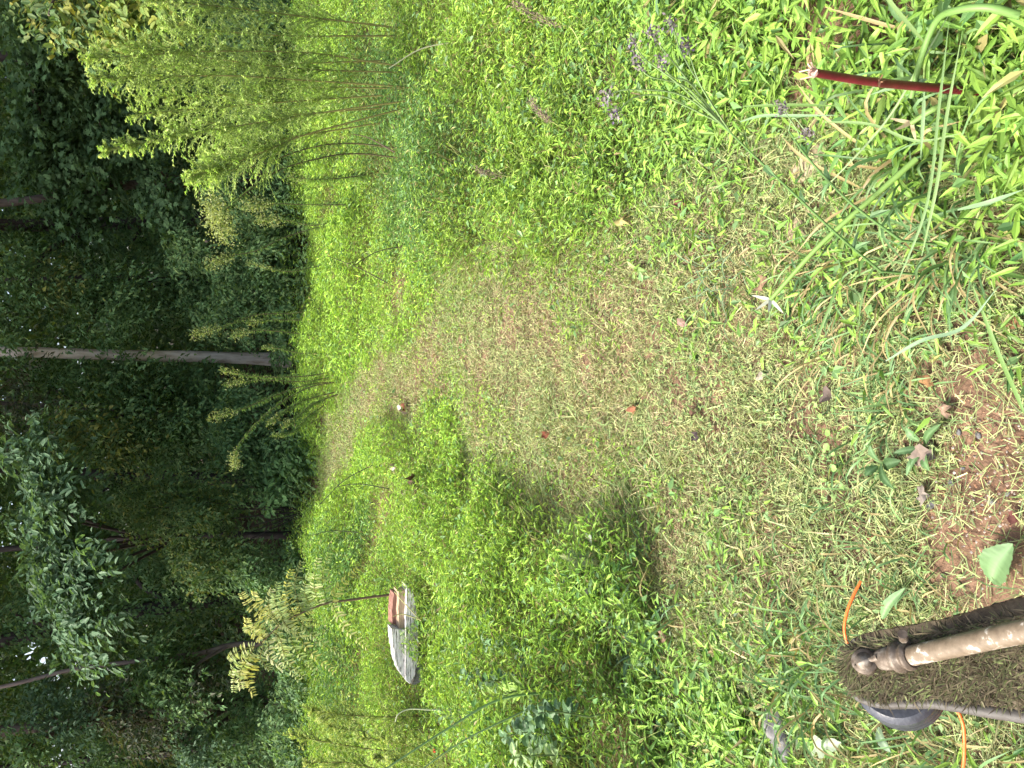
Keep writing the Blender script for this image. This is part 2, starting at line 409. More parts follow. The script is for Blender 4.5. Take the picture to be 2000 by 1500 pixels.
tree('hickory_tree', 'tree with big blue green leaves hanging from the top over the dark wood', [(560, 1046), (440, 1045), (250, 1050), (40, 1070)], 13.0, .11, M_BARK_DARK,
     [B(30, 890, 40, 60, 10.8, 40), B(80, 960, 50, 60, 10.6, 50), B(50, 1040, 45, 60, 10.8, 50), B(110, 1090, 50, 50, 10.6, 46), B(80, 1160, 50, 50, 10.6, 46), B(140, 1190, 40, 50, 10.4, 40), B(130, 1260, 30, 40, 10.4, 28), B(160, 1100, 25, 30, 10.2, 16)],
     WOODBLUE, size=.10, kind='oval', asp=.42, can=(4.6, 12, 3.2, 900))
tree('ivy_tree', 'dark leaning trunk wrapped in ivy left of the yellow tipped bush', [(520, 1158), (437, 1168), (300, 1188), (175, 1210), (10, 1250)], 13.8, .27, M_BARK_DARK,
     [B(330, 1130, 60, 50, 13.2, 40), B(250, 1100, 50, 40, 13.6, 30), B(20, 1190, 25, 60, 13.4, 26)], WOODC, ivy=5200)
tree('bent_sapling_tree', 'thin bent bare stem rising behind the feather leaved sapling', [(560, 1262), (487, 1257), (440, 1262), (385, 1277), (245, 1294), (140, 1308), (10, 1340)], 12.6, .085, mat_noise('grey_bark', [(.10, .075, .065), (.17, .13, .11), (.25, .2, .18)], (1, 1, .3), 20, rough=.85),
     [B(300, 1310, 50, 50, 12.4, 44), B(270, 1350, 50, 40, 12.2, 36), B(330, 1370, 40, 40, 12.1, 30), B(360, 1330, 30, 30, 12.2, 22, cols=WOODBROWN)], WOODC, can=(4.8, 9, 2, 500))
tree('tall_left_tree', 'grey brown trunk with ivy at its foot, leftmost of the thick trunks', [(590, 1358), (450, 1378), (350, 1390), (180, 1408), (10, 1427)], 13.2, .225, M_BARK,
     [B(60, 1390, 45, 45, 12.6, 36, cols=WOODBLUE), B(120, 1420, 50, 40, 12.4, 36, cols=WOODBLUE), B(200, 1380, 40, 40, 12.4, 26, cols=WOODBROWN), B(230, 1430, 50, 40, 12.2, 34, cols=WOODBROWN), B(300, 1440, 40, 40, 12.4, 26, cols=WOODBROWN), B(480, 1400, 50, 40, 12.3, 40), B(410, 1440, 50, 40, 12.4, 40), B(350, 1470, 40, 40, 12, 40, cols=WOODBLUE), B(30, 1480, 40, 40, 12.2, 36)], WOODC, ivy=2600)
tree('corner_tree', 'thin trunk at the far end of the wood beside the frame, mostly shaded', [(600, 1455), (460, 1450), (300, 1475), (100, 1490)], 14.5, .13, M_BARK_DARK,
     [B(480, 1470, 60, 50, 13.4, 46), B(200, 1490, 60, 50, 13.6, 46)], WOODC)
tree('elm_tree', 'yellowing elm boughs reaching in at the frame edge above the feathery weeds', [(560, -180), (400, -175), (200, -170), (40, -160)], 8.6, .16, M_BARK,
     [B(95, 30, 30, 45, 8.0, 16, cols=WOODYEL), B(190, 25, 25, 40, 7.8, 16, cols=[(.16, .24, .06), (.22, .24, .05), (.11, .19, .06)]), B(215, 55, 25, 35, 7.7, 14, cols=[(.16, .24, .06), (.22, .24, .05)]), B(250, 15, 35, 35, 7.8, 18, cols=[(.16, .24, .06), (.2, .26, .05), (.11, .19, .06)]), B(160, 5, 40, 40, 8.2, 20), B(60, 0, 50, 50, 8.3, 24)],
     [(.09, .16, .06), (.12, .18, .06), (.2, .2, .05)], size=.085, kind='oval', asp=.5, can=(4.5, 9, 2.4, 500))
tree('backdrop_tree', 'dense dark tree behind the elm boughs at the end of the wood', [(520, 90), (300, 95), (60, 110)], 14.0, .22, M_BARK_DARK,
     [B(40, 40, 60, 80, 12.6, 70), B(130, 100, 70, 80, 12.8, 80), B(230, 130, 60, 70, 12.6, 60), B(300, 60, 60, 80, 12.4, 70), B(390, 120, 60, 80, 12.2, 70), B(420, 30, 60, 60, 12.0, 60)], WOODC, size=.09)

# shrubs along the edge of the wood
def shrub(name, label, x, y, Y, blobs, cols, size=.075, p=None, kind='dia', tips=None, asp=.5):
    c = dp(x, y, Y); base = np.array([c[0], c[1], 0])
    t = thing(name, label, 'shrub', base, 'shrubs along the wood edge')
    cm = MB(); tg = []
    for b in blobs:
        o = dict(size=size, cols=cols, p=p, kind=kind, ln=.5, nl=32, wid=.3, asp=asp); o.update(b); tg.append(blob(cm, **o))
    cm.build('foliage', M_WOOD, t, kind='stuff')
    for c in tg:
        sm = MB(); tube(sm, bez([base - [0, 0, .1], (base + c) / 2 + [0, .1, .1], c], 8), np.linspace(.010, .004, 8), 5); sm.build('stem', M_BARK_DARK, t)
shrub('bush', 'tall bush with yellow tipped twigs in front of the dark wood', 560, 1000, 11.6,
      [B(300, 960, 60, 50, 11.5, 50), B(340, 1030, 60, 50, 11.4, 56), B(390, 980, 50, 60, 11.4, 50), B(270, 1040, 40, 50, 11.5, 36), B(350, 1110, 50, 40, 11.4, 40), B(240, 990, 30, 40, 11.5, 24), B(420, 1060, 40, 50, 11.4, 36), B(380, 1130, 30, 25, 11.3, 20)], WOODYEL, p=[.22, .36, .1, .32], size=.07)
shrub('bush', 'low dark shrub left of the pale trunk behind the goldenrod row', 560, 830, 11.8,
      [B(450, 800, 40, 60, 11.8, 56), B(430, 880, 50, 60, 11.8, 64), B(500, 860, 40, 70, 11.6, 60), B(540, 930, 30, 60, 11.4, 40), B(470, 940, 40, 50, 11.8, 44)], WOODC)
shrub('bush', 'low dark shrub right of the pale trunk at its foot', 560, 600, 11.8,
      [B(470, 620, 40, 60, 11.8, 50), B(440, 560, 50, 50, 11.8, 50), B(510, 560, 35, 70, 11.6, 56), B(530, 650, 25, 50, 11.5, 36), B(400, 630, 30, 40, 12, 28)], WOODC)
shrub('bush', 'dark leafy shrub below the maple leaves beside the nodding weed', 560, 440, 11.6,
      [B(470, 440, 40, 70, 11.6, 56), B(420, 370, 50, 60, 11.6, 50), B(500, 500, 40, 60, 11.5, 50), B(520, 390, 30, 80, 11.4, 56), B(350, 500, 40, 50, 12, 36)], WOODC)
shrub('bush', 'dim shrub behind the tall feathery weeds at the wood edge', 560, 200, 11.5,
      [B(480, 200, 50, 100, 11.4, 80), B(450, 90, 50, 80, 11.4, 70), B(520, 50, 40, 80, 11.2, 60), B(530, 280, 30, 70, 11.3, 50)], WOODC)
shrub('bush', 'broad leaved shrub beside the dirt path into the wood', 580, 900, 11.0,
      [B(545, 905, 25, 40, 11.0, 24), B(565, 860, 15, 40, 10.9, 16), B(520, 960, 20, 30, 11.2, 16)], [(.09, .17, .06), (.11, .2, .07)], size=.085, kind='oval')
shrub('bush', 'shady shrub behind the feather leaved sapling', 600, 1120, 11.6,
      [B(480, 1120, 40, 60, 11.5, 56), B(530, 1180, 40, 60, 11.3, 56), B(560, 1110, 25, 40, 11.2, 36), B(540, 1260, 40, 60, 11.3, 50), B(430, 1110, 40, 40, 11.8, 30)], WOODC)
shrub('bush', 'shady shrub below the ivy foot of the leftmost thick trunk', 610, 1380, 11.0,
      [B(560, 1340, 30, 50, 11.2, 44), B(590, 1410, 30, 50, 11.0, 50), B(570, 1470, 40, 50, 11.0, 56), B(530, 1430, 40, 50, 11.4, 44)], WOODC)

# the depth of the wood behind: one mass of leaves and undergrowth
GAPS = []
for gx, gy, gr in ((22, 485, 34), (45, 190, 15), (90, 590, 17), (60, 1280, 30), (100, 1320, 26), (110, 1490, 40), (95, 960, 9), (5, 780, 12)):
    g_ = ray(gx, gy); GAPS.append((g_[0] / g_[1], g_[2] / g_[1], .62 * gr / F))
def in_gap(X, Y, Z):
    a, e = X / Y, (Z - CAMH) / Y; k = np.zeros(len(X), bool)
    for ga, ge, gr in GAPS: k |= np.hypot(a - ga, e - ge) < gr * (.55 + .9 * noise2(a, e, 60, 3))
    return k & (R.random(len(X)) < .8)
def back_wood():
    mb = MB()
    def layer(n, y0, y1, size, thr, amp, zmax):
        Y = R.uniform(y0, y1, n); X = (R.random(n) * 2 - 1) * (Y * .62 + 5)
        Z = R.random(n) ** .9 * zmax(Y)
        el = (Z - 1.6) / Y
        cl = noise2(X * .8 + Y * .9, Z * 1.1 + Y * .5, .9, y0) * .6 + noise2(X * 2.1, Z * 2.6 + Y, .9, y0 + 5) * .4
        keep = ((cl > thr + amp * sstep(.10, .18, el)) | (Z < .8)) & ~in_gap(X, Y, Z)
        X, Y, Z = X[keep], Y[keep], Z[keep]; k = len(X)
        sz = size * R.uniform(.6, 1.3, k)
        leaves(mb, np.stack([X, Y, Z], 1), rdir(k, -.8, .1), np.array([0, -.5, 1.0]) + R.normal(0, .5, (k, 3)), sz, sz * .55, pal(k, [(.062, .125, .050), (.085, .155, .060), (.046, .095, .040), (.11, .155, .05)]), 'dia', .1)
    top = lambda Y: 1.6 + Y * .24 + 1.0
    layer(48000, 14.8, 17.5, .11, .47, .02, top)
    layer(48000, 17.5, 22, .16, .43, .04, top)
    layer(60000, 22, 30, .24, .32, .02, top)
    layer(55000, 30, 46, .42, .22, .02, top)
    n = 30000                                  # the roof of the wood, far above the frame
    Y = R.uniform(12.0, 70, n); X = (R.random(n) * 2 - 1) * (Y * .62 + 12); Z = np.maximum(5.6, 3.4 + Y * .24) + R.random(n) * 6
    sz = R.uniform(.5, 1.1, n)
    leaves(mb, np.stack([X, Y, Z], 1), rdir(n, -.4, .2), np.array([0, 0, 1.0]) + R.normal(0, .5, (n, 3)), sz, sz * .6, pal(n, WOODC), 'dia', .1)
    n = 20000                                  # and its far side
    Y = R.uniform(46, 70, n); X = (R.random(n) * 2 - 1) * (Y * .62 + 12); Z = R.random(n) * (Y * .23 + 3)
    k = ~in_gap(X, Y, Z); X, Y, Z = X[k], Y[k], Z[k]; n = len(X)
    sz = R.uniform(.7, 1.5, n)
    leaves(mb, np.stack([X, Y, Z], 1), rdir(n, -.8, .1), np.array([0, -.6, .8]) + R.normal(0, .5, (n, 3)), sz, sz * .6, pal(n, WOODC), 'dia', .1)
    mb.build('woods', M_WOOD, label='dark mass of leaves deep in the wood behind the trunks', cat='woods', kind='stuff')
    ug = MB(); n = 30000
    Y = R.uniform(10.6, 16, n); X = (R.random(n) * 2 - 1) * (Y * .6 + 3.5)
    h = .55 * noise2(X, Y, .9, 31) * sstep(10.3, 12, Y) + .12
    pth = gp(560, 1012); pd = np.abs(X - (pth[0] - (Y - pth[1]) * .12))
    h = h * (.1 + .9 * sstep(.25, .7, pd))
    Z = h * R.random(n) ** .5
    sz = R.uniform(.05, .11, n)
    leaves(ug, np.stack([X, Y, Z], 1), rdir(n, -.3, .4), np.array([0, -.3, 1.0]) + R.normal(0, .5, (n, 3)), sz, sz * .5, pal(n, WOODC), 'dia', .2)
    ug.build('undergrowth', M_WOOD, label='low dark undergrowth on the floor of the wood', cat='undergrowth', kind='stuff')
back_wood()

# ------------------------------------------------------------------ ground cover
STILT = [(.225, .355, .052), (.175, .305, .046), (.275, .405, .065), (.13, .25, .042)]
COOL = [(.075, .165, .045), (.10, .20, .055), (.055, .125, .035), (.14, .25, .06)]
COOLP = poly([(700, 40), (760, 30), (860, 90), (960, 250), (960, 420), (900, 500), (800, 520), (740, 420), (720, 250)])  # darker, cooler green leaves in the patch below the feathery clump
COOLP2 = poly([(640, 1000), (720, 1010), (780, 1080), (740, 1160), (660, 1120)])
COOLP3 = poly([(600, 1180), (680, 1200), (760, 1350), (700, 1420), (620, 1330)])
def scatter(y0, y1, dens, margin=1.3):
    A = []
    for a, b in zip(np.linspace(y0, y1, 25)[:-1], np.linspace(y0, y1, 25)[1:]):
        hw = .5 * ((a + b) / 2 + .9) + margin
        n = int((b - a) * 2 * hw * dens((a + b) / 2))
        y = R.uniform(a, b, n); x = R.uniform(-hw, hw, n)
        A.append(np.stack([x, y], 1))
    return np.concatenate(A)
def soil_patches(x, y, lo, hi, tab):
    k_ = np.zeros(len(x))
    for bx, by, ra, rb in tab:
        c = gp(bx, by); k = np.hypot((x - c[0]) / ra, (y - c[1]) / rb) + (noise2(x, y, 9, 3) - .5) * .8
        k_ = np.maximum(k_, 1 - sstep(lo, hi, k))
    return k_
BARE = [(1930, 970, .16, .12), (1935, 1090, .15, .14), (1960, 850, .10, .07), (1700, 1100, .05, .04), (1900, 760, .07, .07), (560, 1012, .3, .6)]
HOLLOW = [(1530, 270, .10, .07), (1520, 350, .09, .06), (1450, 500, .14, .09), (1590, 170, .06, .05), (1250, 1260, .16, .10), (1310, 1130, .16, .09), (1330, 1230, .10, .07), (1130, 330, .12, .08), (960, 300, .16, .14), (990, 480, .14, .12), (920, 420, .16, .14), (820, 210, .2, .2), (700, 480, .2, .25), (1900, 330, .07, .06), (1720, 330, .07, .05), (1780, 60, .06, .05), (1180, 1330, .12, .09), (650, 530, .3, .4), (680, 600, .3, .4), (770, 1420, .2, .2), (640, 1210, .4, .5)]
BROWN = [(1050, 590, .42, .30), (990, 545, .3, .3), (1180, 850, .36, .26), (1190, 620, .4, .22), (830, 750, .5, .45), (740, 770, .5, .6), (1330, 960, .2, .14), (1500, 1180, .2, .15), (1380, 480, .2, .16), (1430, 540, .2, .12), (930, 780, .3, .2), (1290, 1010, .4, .14), (1560, 560, .12, .1), (1230, 560, .3, .15)]
def stiltgrass():
    for (y0, y1, dens, kind, sz0) in ((.7, 2.5, lambda y: 13000 + 12000 * min(1, max(0, y - 1.7)), 'lance', 0), (2.5, 7.0, lambda y: 24000 * min(1, (3.2 / y)) ** 1.2, 'dia', .035), (7.0, 11.3, lambda y: 17000 * (3.4 / y) ** 1.25, 'dia', .052)):
        mb = MB()
        q = scatter(y0, y1, dens, .9)
        out = np.abs(q[:, 0]) - .5 * (q[:, 1] + .9); q = q[R.random(len(q)) > .75 * sstep(0, .5, out)]
        x, y = q[:, 0], q[:, 1]
        h, d = veg_h(x, y)
        pin = .25 * sstep(-.45, 0, d) * (1 - soil_patches(x, y, .7, 1.5, BARE)) + .75 * sstep(0, .35, d)
        cl = noise2(x, y, 7.5, 12) * .55 + noise2(x, y, 3.1, 19) * .45
        keep = (R.random(len(x)) > .88 * soil_patches(x, y, .35, 1.2, HOLLOW)) & (R.random(len(x)) < pin) & (R.random(len(x)) < .06 + 1.4 * cl) & (R.random(len(x)) < .35 + sstep(.15, .45, noise2(x, y, 2.3, 91)))
        x, y, h, d = x[keep], y[keep], h[keep], d[keep]; n = len(x)
        z = ground_z(x, y) + h * (1 - .9 * R.random(n) ** 1.35) * (.8 + .5 * noise2(x, y, 11, 15)) + R.normal(0, .012, n)
        z = np.maximum(z, ground_z(x, y) + .008)
        s0 = sz0 if sz0 else .060 - .028 * sstep(1.7, 2.9, y)
        sz = s0 * R.uniform(.5, 1.4, n) * np.where(d < .1, .75, 1)
        jx = x + R.normal(0, .12, n) + (noise2(x, y, 2, 33) - .5) * .7; jy = y + R.normal(0, .15, n) + (noise2(x, y, 2, 36) - .5) * .9
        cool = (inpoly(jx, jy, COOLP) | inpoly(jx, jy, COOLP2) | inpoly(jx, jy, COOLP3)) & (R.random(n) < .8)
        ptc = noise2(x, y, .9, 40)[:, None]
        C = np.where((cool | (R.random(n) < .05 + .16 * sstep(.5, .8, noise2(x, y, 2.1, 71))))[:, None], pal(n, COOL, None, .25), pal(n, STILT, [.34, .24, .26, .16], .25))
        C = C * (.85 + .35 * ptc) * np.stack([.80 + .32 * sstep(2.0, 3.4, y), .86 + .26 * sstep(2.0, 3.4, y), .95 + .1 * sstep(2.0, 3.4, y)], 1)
        dry = R.random(n) < (.05 if y0 < 5 else .02)
        C[dry] = pal(dry.sum(), [(.29, .28, .10), (.22, .18, .085)])
        D = rdir(n, -.45, .6); N = np.array([0, -.15, 1.0]) + R.normal(0, .55 if y0 < 1 else .42, (n, 3))
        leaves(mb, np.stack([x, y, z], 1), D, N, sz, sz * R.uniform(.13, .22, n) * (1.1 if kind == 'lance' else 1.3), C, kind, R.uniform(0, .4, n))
        ns = n // 7                                   # the wiry stems
        i = R.choice(n, ns, replace=False)
        b = np.stack([x[i], y[i], ground_z(x[i], y[i])], 1); D = rdir(ns, .3, 1.0)
        L = h[i] * R.uniform(.7, 1.25, ns) + .05
        leaves(mb, b, D, R.normal(0, 1, (ns, 3)), L, .0022 + .0006 * y[i] / 3, pal(ns, [(.24, .28, .09), (.16, .23, .06), (.24, .17, .09)], [.4, .45, .15]), 'blade' if y0 < 1 else 'straw', R.uniform(.05, .4, ns))
        ng = n // 45                                  # other grasses among it
        i = R.choice(n, ng, replace=False); b = np.stack([x[i], y[i], ground_z(x[i], y[i])], 1); L = R.uniform(.12, .3, ng) * np.minimum(1.3, .5 + h[i] * 2.5)
        leaves(mb, b, rdir(ng, .35, .95), R.normal(0, 1, (ng, 3)), L, .005 * R.uniform(.6, 1.3, ng), pal(ng, [(.17, .29, .10), (.22, .33, .13), (.13, .23, .08), (.36, .32, .16)], None, .25), 'blade', R.uniform(.2, .9, ng))
        ng = n // (14 if y0 < 1 else 28)
        i = R.choice(n, ng, replace=False); L = R.uniform(.02, .045, ng)
        leaves(mb, np.stack([x[i], y[i], z[i]], 1) + R.normal(0, .02, (ng, 3)), rdir(ng, -.4, .4), np.array([0, -.2, 1.0]) + R.normal(0, .4, (ng, 3)), L, L * .55, pal(ng, [(.12, .24, .07), (.17, .28, .11), (.10, .19, .06)], None, .25), 'dia', .2)
        if y0 < 1: lb = 'bright leafy stiltgrass covering the ground nearest the camera'
        elif y0 < 5: lb = 'bright green stiltgrass on both sides of the mown track'
        else: lb = 'pale far stiltgrass reaching to the edge of the wood'
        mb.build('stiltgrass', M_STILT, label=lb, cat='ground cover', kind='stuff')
stiltgrass()
def mown():
    def pts(dens, m=.6, dmax=.4):
        q = scatter(.75, 10.5, dens, m); x, y = q[:, 0], q[:, 1]
        d = sdist(x, y, MOWN) + (noise2(x, y, 3.0, 2) - .5) * .35
        k = d < dmax; x, y, d = x[k], y[k], d[k]
        return x, y, d, soil_patches(x, y, .5, 1.25, BARE), soil_patches(x, y, .3, 1.5, BROWN)
    # flat thatch of clippings
    x, y, d, bare, brown = pts(lambda y: 16000 * min(1, (2.6 / y)) ** .8)
    tex = noise2(x, y, 9, 14) * .25 + noise2(x * .45 + y * .12, y * 1.6, 13, 16) * .4 + noise2(x, y, 26, 18) * .35
    keep = (R.random(len(x)) > bare * .52) & (R.random(len(x)) < 2.3 * tex - .45)
    x, y, brown = x[keep], y[keep], brown[keep]; n = len(x)
    g = noise2(x, y, 1.6, 50) * .6 + noise2(x, y, 5, 55) * .4 + .30 * (1 - sstep(1.5, 2.6, y)) - brown * .4
    near = 1 - sstep(1.4, 2.4, y)
    P = np.stack([x, y, ground_z(x, y) + .003 + .02 * R.random(n) ** 2], 1)
    green = R.random(n) < np.clip(g * 1.2 + .05, .1, .9)
    STR = [(.36, .36, .18), (.26, .25, .13), (.33, .35, .16), (.16, .135, .08)]
    C = np.where(green[:, None], pal(n, [(.26, .30, .12), (.20, .26, .10), (.32, .34, .15), (.16, .23, .10)], None, .3), pal(n, STR, None, .3))
    br = R.random(n) < brown * .55
    C[br] = pal(br.sum(), [(.25, .175, .11), (.19, .13, .085), (.33, .27, .16)], None, .3)
    L = R.uniform(.010, .030, n) * (1 + 1.2 * near * R.random(n))
    mb = MB()
    leaves(mb, P, rdir(n, -.12, .35), np.array([0, 0, 1.0]) + R.normal(0, .5, (n, 3)), L, (.0010 + .0013 * R.random(n)) * (1 + .2 * y), C, 'straw')
    mb.build('grass_clippings', M_STRAW, label='dry straw coloured clippings strewn over the mown track', cat='clippings', kind='stuff')
    # fine wispy stalks still standing, thickest between the wheel ruts
    x, y, d, bare, brown = pts(lambda y: 20000 * min(1, (2.6 / y)) ** .9)
    tex = noise2(x, y, 5, 24) * .25 + noise2(x * .45 + y * .12, y * 1.6, 10, 26) * .4 + noise2(x, y, 24, 28) * .35
    near = 1 - sstep(1.35, 2.0, y)
    keep = (R.random(len(x)) > bare * .92) & (R.random(len(x)) < 2.6 * tex - .72 - .25 * near)
    x, y, brown, tex = x[keep], y[keep], brown[keep], tex[keep]; n = len(x)
    g = noise2(x, y, 1.3, 51) * .5 + noise2(x, y, 6, 57) * .5 - brown * .25
    C = np.where((R.random(n) < g * 1.1 + .1)[:, None], pal(n, [(.27, .33, .12), (.21, .28, .10), (.34, .37, .16)], None, .25), pal(n, [(.38, .39, .18), (.31, .30, .14), (.34, .37, .15), (.24, .20, .115)], None, .28))
    L = R.uniform(.018, .055, n) * (.55 + .8 * tex); D = nrm(rdir(n, .05, .9) + np.array([.15, .1, 0]))
    mb = MB()
    leaves(mb, np.stack([x, y, ground_z(x, y) - .002], 1), D, R.normal(0, 1, (n, 3)), L, (.0011 + .0008 * R.random(n)) * (1 + .22 * y), C, 'straw')
    mb.build('wispy_grass', M_STRAW, label='fine wispy tan and olive grass stalks standing along the mown track', cat='grass', kind='stuff')
    # rough half-cut grass on the left side of the track
    x, y, d, bare, brown = pts(lambda y: 7000 * min(1, (2.6 / y)), .6, .5)
    lw = sstep(.15, -.55, x - .12 * (y - 1.5)) * sstep(3.9, 2.9, y) + .75 * sstep(-.32, .05, d) * sstep(6.0, 4.0, y)
    keep = (R.random(len(x)) < np.clip(lw, 0, 1) * (.15 + 1.1 * noise2(x, y, 6, 43))) & (R.random(len(x)) > bare)
    x, y = x[keep], y[keep]; n = len(x); L = R.uniform(.05, .13, n) * (.5 + noise2(x, y, 3.3, 44))
    mb = MB()
    leaves(mb, np.stack([x, y, ground_z(x, y) - .003], 1), rdir(n, .15, .85), R.normal(0, 1, (n, 3)) + [0, -.3, .3], L, .0030 * R.uniform(.5, 1.4, n) * (1 + .12 * y), pal(n, [(.20, .29, .10), (.26, .32, .13), (.15, .23, .08), (.34, .33, .16), (.27, .22, .12)], None, .28), 'blade', R.uniform(.1, .8, n))
    mb.build('rough_grass', M_GRASS, label='rough half cut grass between the mown track and the left bank', cat='grass', kind='stuff')
    # short live blades and regrowing leaves
    x, y, d, bare, brown = pts(lambda y: 4200 * min(1, (2.4 / y)), .6, .3)
    gg = noise2(x, y, 2.2, 60) * .5 + noise2(x, y, 7, 63) * .5
    keep = (R.random(len(x)) > np.maximum(bare * .93, brown * .6)) & (R.random(len(x)) < gg * 1.3 - .12 + .25 * (1 - sstep(1.5, 2.3, y)))
    x, y, gg = x[keep], y[keep], gg[keep]; n = len(x)
    L = R.uniform(.02, .07, n) * (.6 + gg) * (1 + .5 * (1 - sstep(1.4, 2.0, y)))
    mb = MB()
    leaves(mb, np.stack([x, y, ground_z(x, y) - .003], 1), rdir(n, .1, .9), R.normal(0, 1, (n, 3)) + [0, -.4, .4], L, .0030 * R.uniform(.5, 1.5, n) * (1 + .1 * y), pal(n, [(.17, .27, .10), (.22, .30, .12), (.13, .22, .09), (.28, .32, .13)], None, .28), 'blade', R.uniform(.1, .9, n))
    k = R.choice(n, n // 2, replace=False); L = R.uniform(.008, .026, len(k))
    leaves(mb, np.stack([x[k], y[k], ground_z(x[k], y[k]) + .008 + .025 * R.random(len(k))], 1) + R.normal(0, .02, (len(k), 3)) * [1, 1, 0], rdir(len(k), -.2, .4), np.array([0, 0, 1.0]) + R.normal(0, .4, (len(k), 3)), L, L * .42, pal(len(k), [(.20, .31, .10), (.17, .27, .11), (.25, .33, .10)], None, .25), 'dia', .1)
    mb.build('mown_grass', M_GRASS, label='short cut green grass of the mown track', cat='grass', kind='stuff')
mown()

# ------------------------------------------------------------------ tall feathery weeds
def feather_weed(label, path, Y, group, cols, rich=1.0, lo=.30, bl=.36, stemcol=(.16, .15, .045), dY=0):
    pts = [dp(x, y, Y + dY * i) for i, (x, y) in enumerate(path)]
    d = pts[0] - pts[1]; base = pts[0] + d / max(-d[2], .05) * (pts[0][2] + .05) if pts[0][2] > -.04 else pts[0]
    if np.linalg.norm(base[:2] - pts[0][:2]) > .25: base = pts[0] + (base - pts[0]) * .3; base[2] = -.05
    P = bez([base] + pts, 40)
    t = thing('feathery_weed', label, 'weed', (base[0], base[1], 0), group)
    H = P[-1][2]
    sm = MB(); tube(sm, P, np.linspace(.0075, .0018, 40), 5, col=stemcol); sm.build('stem', M_STEM, t)
    fm = MB(); n = int(175 * rich); nl = 36
    s = lo + (1 - lo) * R.random(n) ** .85
    idx = s * 39; i = np.minimum(idx.astype(int), 38); f = (idx - i)[:, None]
    A = P[i] * (1 - f) + P[i + 1] * f; up = nrm(P[i + 1] - P[i])
    D = nrm(rdir(n, -.05, .05) * .8 + up * R.uniform(.7, 1.9, (n, 1)))
    ln = bl * np.minimum(1, (1 - s) * 2.4 + .2) * R.uniform(.55, 1.2, n)
    tt = np.sort(R.random((n, nl)), 1)
    cv = R.uniform(.2, .65, n)[:, None]; sw = rdir(n, -.1, .1) * .25
    Q = A[:, None] + D[:, None] * (tt * ln[:, None])[..., None] + sw[:, None] * (tt ** 2 * ln[:, None])[..., None]
    Q[..., 2] += .12 * ln[:, None] * tt - cv * ln[:, None] * tt ** 2.5
    LD = D[:, None] * 1.0 + nrm(R.normal(0, 1, (n, nl, 3))) * .55; LD[..., 2] -= tt * .45
    L = R.uniform(.010, .026, (n, nl)).ravel()
    cc = pal(n, cols)[:, None] * (.7 + .6 * tt[..., None] ** 1.5) * R.uniform(.8, 1.2, (n, nl, 1))
    leaves(fm, Q.reshape(-1, 3), LD.reshape(-1, 3), R.normal(0, 1, (n * nl, 3)), L, .0042, cc.reshape(-1, 3), 'dia', .3)
    for k in range(n):
        g = np.linspace(0, 1, 6); pp = A[k] + D[k] * (g * ln[k])[:, None] + sw[k] * (g ** 2 * ln[k])[:, None]; pp[:, 2] += .12 * ln[k] * g - cv[k] * ln[k] * g ** 2.5
        tube(fm, pp, np.linspace(.0020, .0013, 6), 3, col=(.27, .38, .10), cap=False)
    fm.build('plume', M_FERN, t, kind='stuff')
FEN = [(.37, .53, .15), (.44, .58, .21), (.28, .45, .10), (.50, .60, .28)]
G1 = 'tall feathery weeds in a clump at the clearing edge'
feather_weed('feathery weed at the frame edge, outermost stem of the tall clump', [(700, 45), (600, 33), (450, 15), (290, 0)], 5.3, G1, FEN)
feather_weed('tallest feathery weed of the clump, its tip highest over the dark wood', [(735, 122), (600, 103), (400, 100), (280, 108), (168, 115)], 5.2, G1, FEN, 1.2)
feather_weed('feathery weed with straight stem just beside the tallest one', [(740, 140), (600, 135), (420, 115), (235, 88)], 5.3, G1, FEN)
feather_weed('feathery weed rising straight in the middle of the clump, second highest tip', [(740, 166), (600, 157), (450, 148), (300, 150), (185, 152)], 5.15, G1, FEN, 1.2)
feather_weed('feathery weed in the middle of the clump with a shorter plume', [(742, 172), (600, 171), (450, 185), (270, 190)], 5.4, G1, FEN)
feather_weed('feathery weed between the middle stems and the long curving plume', [(750, 186), (600, 196), (480, 205), (258, 224)], 5.25, G1, FEN)
feather_weed('feathery weed with the long curving plume leaning over the dark wood', [(786, 198), (600, 224), (500, 240), (350, 265), (203, 294)], 4.9, G1, FEN, 1.5, .36, .24)
feather_weed('feathery weed bowed low below the long curving plume', [(768, 217), (600, 262), (530, 290), (440, 325), (371, 345)], 5.0, G1, FEN, 1.0, .45)
feather_weed('feathery weed behind the clump near the frame edge', [(690, 70), (560, 70), (420, 60), (320, 45)], 5.9, G1, FEN)
feather_weed('short feathery weed filling the back of the clump', [(690, 215), (560, 225), (460, 235), (330, 250)], 5.8, G1, FEN)
feather_weed('short feathery weed at the back of the clump under the bowed one', [(680, 250), (560, 270), (480, 290), (400, 300)], 6.0, G1, FEN)
feather_weed('feathery weed with forward leaning top at the back of the clump', [(700, 120), (560, 125), (430, 130), (270, 130)], 5.9, G1, FEN)
LF = [(.34, .44, .15), (.40, .48, .19), (.28, .38, .11), (.45, .50, .24)]
G2 = 'pale feathery weeds leaning beside the timber stack'
feather_weed('pale feathery weed leaning outward, nearest to the timber stack', [(820, 1400), (740, 1400), (660, 1395), (600, 1385)], 5.4, G2, LF, .6, .2, .22)
feather_weed('pale feathery weed with bushy top behind the timber stack end', [(800, 1440), (720, 1430), (650, 1420), (625, 1400)], 5.9, G2, LF, .6, .15, .22)
feather_weed('pale feathery weed with the highest tip beside the timber stack', [(840, 1470), (740, 1465), (640, 1450), (565, 1435)], 5.3, G2, LF, .6, .2, .22)
feather_weed('pale feathery weed at the frame edge left of the timber', [(860, 1500), (760, 1505), (680, 1490), (600, 1490)], 5.2, G2, LF, .6, .2, .24)
